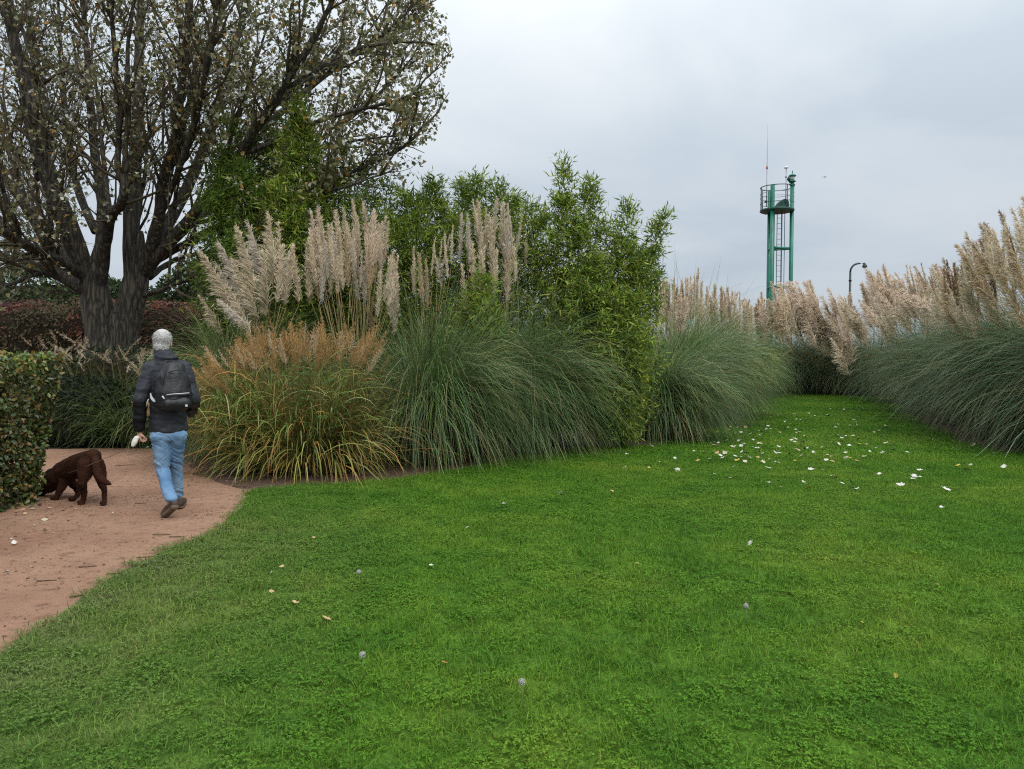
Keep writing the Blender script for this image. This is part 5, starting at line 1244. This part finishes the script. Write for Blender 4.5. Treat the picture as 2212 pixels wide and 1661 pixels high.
# ------------------------------------------------------------------ the dog
def dog():
    def z2(x, y, d): return P((100 + x / 4.372) * .54004, (1720 + y / 4.372) * .54004, d)
    root = thing('dog', 'chocolate brown dog sniffing low into the clipped hedge', 'dog', (z2(1000, 1330, 7.9).x, 7.9, .006)); o0 = root.location.copy()
    c = lambda *p: [(z2(x, y, d) - o0, r) for x, y, d, r in p]
    m, t, b = new_mat('brown_fur'); ge = N(t, 'ShaderNodeTexCoord')
    nz = noise_node(t, 9, 4, .6, ge.outputs['Object']); r = ramp(t, nz.outputs['Fac'], [(.3, (.02, .008, .0045)), (.7, (.046, .018, .010))])
    t.links.new(r.outputs[0], b.inputs['Base Color']); b.inputs['Roughness'].default_value = .9; b.inputs['Specular IOR Level'].default_value = .08
    mp = N(t, 'ShaderNodeMapping'); mp.inputs['Scale'].default_value = (1, 1, .3); t.links.new(ge.outputs['Object'], mp.inputs[0])
    n2 = noise_node(t, 130, 3, .7, mp.outputs[0]); bp = N(t, 'ShaderNodeBump'); bp.inputs['Strength'].default_value = .5; bp.inputs['Distance'].default_value = .01
    t.links.new(n2.outputs['Fac'], bp.inputs['Height']); t.links.new(bp.outputs[0], b.inputs['Normal']); furm = m
    def paw(x, y, d, r, dx): 
        p = z2(x, y, d); p.z = .006 + .026; return [(p - o0, (r, r, .024)), (p + Vector((dx, .02, -.003)) - o0, (r * .9, r * .9, .021))]
    body = [c((1185, 470, 7.93, .086), (1120, 520, 7.98, .104), (900, 630, 8.1, .128), (680, 745, 8.24, .13), (600, 805, 8.28, .115)),
            c((640, 790, 8.25, .125), (490, 900, 8.32, .108), (400, 970, 8.36, .09)), c((390, 960, 8.36, .08), (345, 1010, 8.38, .066), (285, 1100, 8.38, .043), (262, 1135, 8.38, .034)),
            c((400, 900, 8.28, .022), (430, 980, 8.27, .03), (440, 1040, 8.28, .018)),                                   # ear towards us
            c((1080, 620, 7.88, .1), (1040, 770, 7.85, .075), (1000, 910, 7.82, .046), (1035, 1100, 7.9, .031), (1020, 1240, 7.9, .027), (985, 1305, 7.88, .028)), [*paw(975, 1318, 7.885, .034, -.025)],
            c((1240, 600, 8.02, .085), (1310, 760, 8.0, .068), (1335, 880, 7.97, .05), (1385, 1060, 7.9, .028), (1390, 1230, 7.85, .025), (1375, 1320, 7.83, .027)), [*paw(1370, 1332, 7.84, .033, -.02)],
            c((800, 880, 8.36, .055), (900, 1020, 8.36, .036), (930, 1110, 8.34, .029), (880, 1215, 8.22, .027), (840, 1260, 8.08, .028)), [*paw(830, 1270, 8.06, .032, -.03)],
            c((690, 880, 8.14, .062), (640, 1010, 8.12, .042), (570, 1120, 8.13, .03), (545, 1205, 8.13, .027), (520, 1240, 8.13, .028)), [*paw(505, 1252, 8.13, .032, -.03)],
            c((1225, 500, 7.84, .045), (1245, 640, 7.74, .045), (1285, 770, 7.71, .046), (1350, 870, 7.7, .04), (1425, 918, 7.7, .03), (1492, 945, 7.7, .014))]
    bo = organic('body', body, .009, 5, furm, root, disp=lambda p: mnoise.noise(p * 45) * .003 + mnoise.noise(p * 14) * .005)
    fur(bo, 16000, .014, .002, [(.03, .012, .006), (.055, .022, .011), (.02, .008, .005), (.08, .033, .017)], 'coat', (.55, -.25, -.55), bo, zmin=.03)
    # collar
    a = z2(520, 830, 8.30) - o0; n = (z2(400, 960, 8.36) - z2(640, 770, 8.25)).normalized(); e1 = n.cross(Vector((0, 0, 1))).normalized(); e2 = n.cross(e1)
    g = Geo(); tube_geo(g, [tuple(a + (e1 * math.cos(t_) + e2 * math.sin(t_)) * .098) for t_ in np.linspace(0, 2 * math.pi, 29)], [.014] * 29, 8, (.5, .5, .5))
    cl = link('collar', g.mesh('collar'), plain_mat('collar_webbing', (.012, .01, .01), .9, .05), root)
    g = Geo(); b0 = z2(500, 812, 8.17) - o0; b1 = z2(600, 803, 8.14) - o0; tube_geo(g, [tuple(b0), tuple(b0.lerp(b1, .5)), tuple(b1)], [.008, .01, .006], 8, (.5, .5, .5)); link('buckle', g.mesh('buckle'), plain_mat('steel_buckle', (.6, .6, .62), .3, metal=.8), cl)
    # leash cord runs along the near flank
    pts = [z2(600, 803, 8.13), z2(900, 705, 7.86), z2(1180, 590, 7.72), z2(1500, 460, 7.66), leash_a]
    P_ = [np.array(p - leash0) for p in pts]
    g = Geo(); tube_geo(g, P_, [.0028] * 5, 5, (.2, .15, .1)); link('cord', g.mesh('cord'), M_cord, leash)
dog()

# ------------------------------------------------------------------ small things on the ground
def leaf_mesh():
    g = Geo(); n = 11
    out_ = [(0, 0), (.28, .12), (.22, .3), (.5, .45), (.27, .58), (.22, .8), (0, 1), (-.2, .82), (-.3, .56), (-.48, .42), (-.24, .28), (-.27, .1)]
    cu = rng.uniform(.2, .7); tw_ = rng.uniform(-.5, .5)
    V = [(0, .5, .02)] + [(x, y, cu * (x * x + (y - .5) ** 2) + tw_ * x * (y - .5) * .6 + .02) for x, y in out_]
    F_ = [[0, i + 1, (i + 1) % 12 + 1] for i in range(12)]
    g.add(V, [np.array(F_)], (1, 1, 1)); return g.mesh('fallen_leaf')
LM = []
for nm, c in (('leaf_white', (.52, .5, .45)), ('leaf_cream', (.45, .4, .29)), ('leaf_tan', (.45, .3, .16)), ('leaf_dark', (.03, .035, .02)), ('leaf_yellow', (.5, .36, .06)), ('leaf_orange', (.42, .17, .05))):
    mt = plain_mat(nm, c, .7, .2, .15, 4)
    ms = [leaf_mesh() for _ in range(2)]
    for q in ms: q.materials.append(mt)
    LM.append(ms)
def put_leaf(x, y, z, s, kind, where):
    o = bpy.data.objects.new('fallen_leaf', random.choice(LM[kind])); COL.objects.link(o)
    o.location = (x, y, z); o.scale = (s, s, s * random.uniform(.6, 1.6)); o.rotation_euler = (random.gauss(0, .3), random.gauss(0, .3), random.uniform(0, 6.28))
    tone = ('white', 'cream', 'tan', 'dark', 'yellow', 'orange')[kind]
    tag(o, {'white': 'white-backed dry', 'cream': 'cream dry', 'tan': 'tan dry', 'dark': 'blackened', 'yellow': 'yellow', 'orange': 'orange brown'}[tone] + ' poplar leaf fallen ' + where, 'leaf', 'fallen leaves ' + where)
n = 0
while n < 262:
    r_ = random.random()
    if r_ < .62: u, v = random.gauss(1750, 130), random.uniform(885, 1010)
    elif r_ < .78: u, v = random.gauss(1600, 60), random.gauss(965, 22)
    else: u, v = random.uniform(1280, 2212), random.uniform(960, 1080)
    g_ = G(u, v)
    if not inside(np.array([[g_.x, g_.y]]), PL)[0] or g_.y > 27: continue
    put_leaf(g_.x, g_.y, .058, random.uniform(.05, .092), random.choices([0, 1, 2, 3, 4], [.5, .27, .1, .09, .04])[0], 'on the lawn'); n += 1
for u, v, s, k in [(1975, 1035, .1, 0), (1955, 1058, .1, 0), (1975, 1045, .08, 0), (2052, 1070, .11, 0), (1619, 1183, .07, 0), (2035, 1110, .06, 0), (1207, 1077, .08, 0), (1090, 1100, .06, 0), (633, 1318, .055, 2), (714, 1358, .06, 2), (955, 1450, .045, 5),
                (615, 1237, .04, 2), (585, 1252, .03, 0), (560, 1370, .025, 0), (581, 1293, .035, 2), (2030, 1280, .035, 5), (1865, 1365, .03, 4), (496, 1156, .05, 0), (336, 1240, .05, 1), (927, 1235, .035, 0), (1930, 1480, .03, 4), (680, 1173, .04, 2), (1010, 1150, .04, 1), (1380, 1232, .04, 2), (2168, 1020, .09, 0), (1435, 1012, .07, 0), (1357, 990, .07, 0)]:
    g_ = G(u, v); put_leaf(g_.x, g_.y, .05, s, k, 'on the lawn')
for u, v, s, k in [(32, 1180, .055, 0), (95, 1152, .05, 1), (530, 1075, .06, 0), (20, 1545 * .8, .04, 1), (445, 1030, .05, 2), (240, 1105, .04, 1), (60, 1130, .05, 2), (110, 1100, .05, 2), (330, 967, .07, 0), (315, 970, .07, 0), (305, 962, .06, 1)]:
    g_ = G(u, v); put_leaf(g_.x, g_.y, .012, s, k, 'on the sandy path')
for i in range(26):
    g_ = G(random.uniform(20, 200), random.uniform(1075, 1130)); put_leaf(g_.x + .0, g_.y, .012, random.uniform(.03, .06), random.choice([1, 2, 2, 3, 5]), 'on the sandy path') if -5.05 < g_.x < -4.4 else None
# twigs on the path
M_dead = plain_mat('dead_twig', (.1, .065, .04), .9)
for u, v, L, a in [(292, 1087, .11, .05), (440, 1024, .4, .1), (430, 1003, .35, -.1), (490, 1035, .3, .4), (295, 1205, .2, .35), (230, 1240, .22, .3), (330, 1155, .15, .1), (150, 1290, .2, .5), (170, 1225, .12, .2), (500, 1050, .25, -.2), (250, 1005, .25, .15), (215, 1300, .16, .6), (80, 1255, .12, .1), (365, 1160, .12, .2)]:
    g_ = G(u, v, .01); g = Geo()
    pts = [np.array([0, 0, 0.])]
    for j in range(5): pts.append(pts[-1] + np.array([math.cos(a) * L / 5, math.sin(a) * L / 5, 0]) + rng.normal(0, L * .02, 3) * np.array([1, 1, .3]))
    pts = np.array(pts); pts[:, 2] = np.abs(pts[:, 2]) + .002; tube_geo(g, pts, np.linspace(.006, .003, 6), 5)
    tag(link('twig', g.mesh('twig'), M_dead, loc=(g_.x, g_.y, .008)), 'thin brown dead twig lying on the sandy path', 'twig', 'twigs dropped on the path')
# dandelion clocks
M_clock = plain_mat('seed_head', (.42, .42, .38), .9); M_core = plain_mat('seed_core', (.06, .05, .035), .9); M_dst = plain_mat('flower_stalk', (.13, .17, .05), .6)
for u, v, lab in [(1127, 1480, 'biggest dandelion clock standing in the middle of the lawn'), (783, 1420, 'dandelion clock in the lawn toward the path, below a tan fallen leaf'), (775, 1240, 'small dandelion clock in the lawn in front of the golden grass'), (1612, 1314, 'tall dandelion clock on a pale stalk in the lawn right of the clock group')]:
    hgt = .14; top = G(u, v, hgt); root = thing('dandelion_clock', lab, 'flower', (top.x, top.y, .014)); g = Geo(); nn = 420; d = rdir(nn); R_ = .0125
    tips = np.array([0, 0, hgt]) + d * R_
    leaves(g, np.array([0, 0, hgt]) + d * .006, d, rdir(nn), R_ - .006, .0012, np.full((nn, 3), .7)); leaves(g, tips, rdir(nn) * .9 + d * .3, d, .006, .003, np.full((nn, 3), .7))
    stuff(link('seed_head', g.mesh('seed_head'), M_clock, root))
    g = Geo(); tube_geo(g, [(0, 0, hgt - .006), (0, 0, hgt), (0, 0, hgt + .005)], [.004, .007, .003], 8); link('core', g.mesh('core'), M_core, root)
    g = Geo(); tube_geo(g, [(.01, 0, 0), (.004, .002, hgt * .5), (0, 0, hgt)], [.003, .0025, .0022], 6); link('stalk', g.mesh('stalk'), M_dst, root)

# grit, seed husks and leaf crumbs on the path
def litter():
    g = Geo(); m = 3200
    y = rng.uniform(3.4, 12.2, m); x = rng.uniform(-5.1, -2.6, m)
    cl = np.array([mnoise.noise((a * 1.3, b * 1.3, 5)) for a, b in zip(x, y)]) + rng.normal(0, .2, m)
    k = cl > .02; x, y = x[k], y[k]; m = len(x); p = np.stack([x, y, np.full(m, .011)], -1)
    k = ~inside(p, PL); p = p[k]; m = len(p); a = rng.normal(0, .7, m) + (rng.uniform(0, 1, m) < .5) * np.pi
    L = rng.uniform(.008, .035, m)
    leaves(g, p, np.stack([np.cos(a), np.sin(a), rng.uniform(-.05, .25, m)], -1), np.tile([0, 0, 1.], (m, 1)) + rng.normal(0, .3, (m, 3)), L, L * rng.uniform(.2, .7, m), pick([(.1, .06, .04), (.16, .09, .055), (.5, .42, .34), (.06, .04, .03), (.3, .2, .12)], m, [.35, .3, .08, .17, .1]))
    tag(stuff(link('path_litter', g.mesh('path_litter'), M_straw)), 'tiny leaf crumbs and grit scattered over the sandy path', 'litter')
litter()
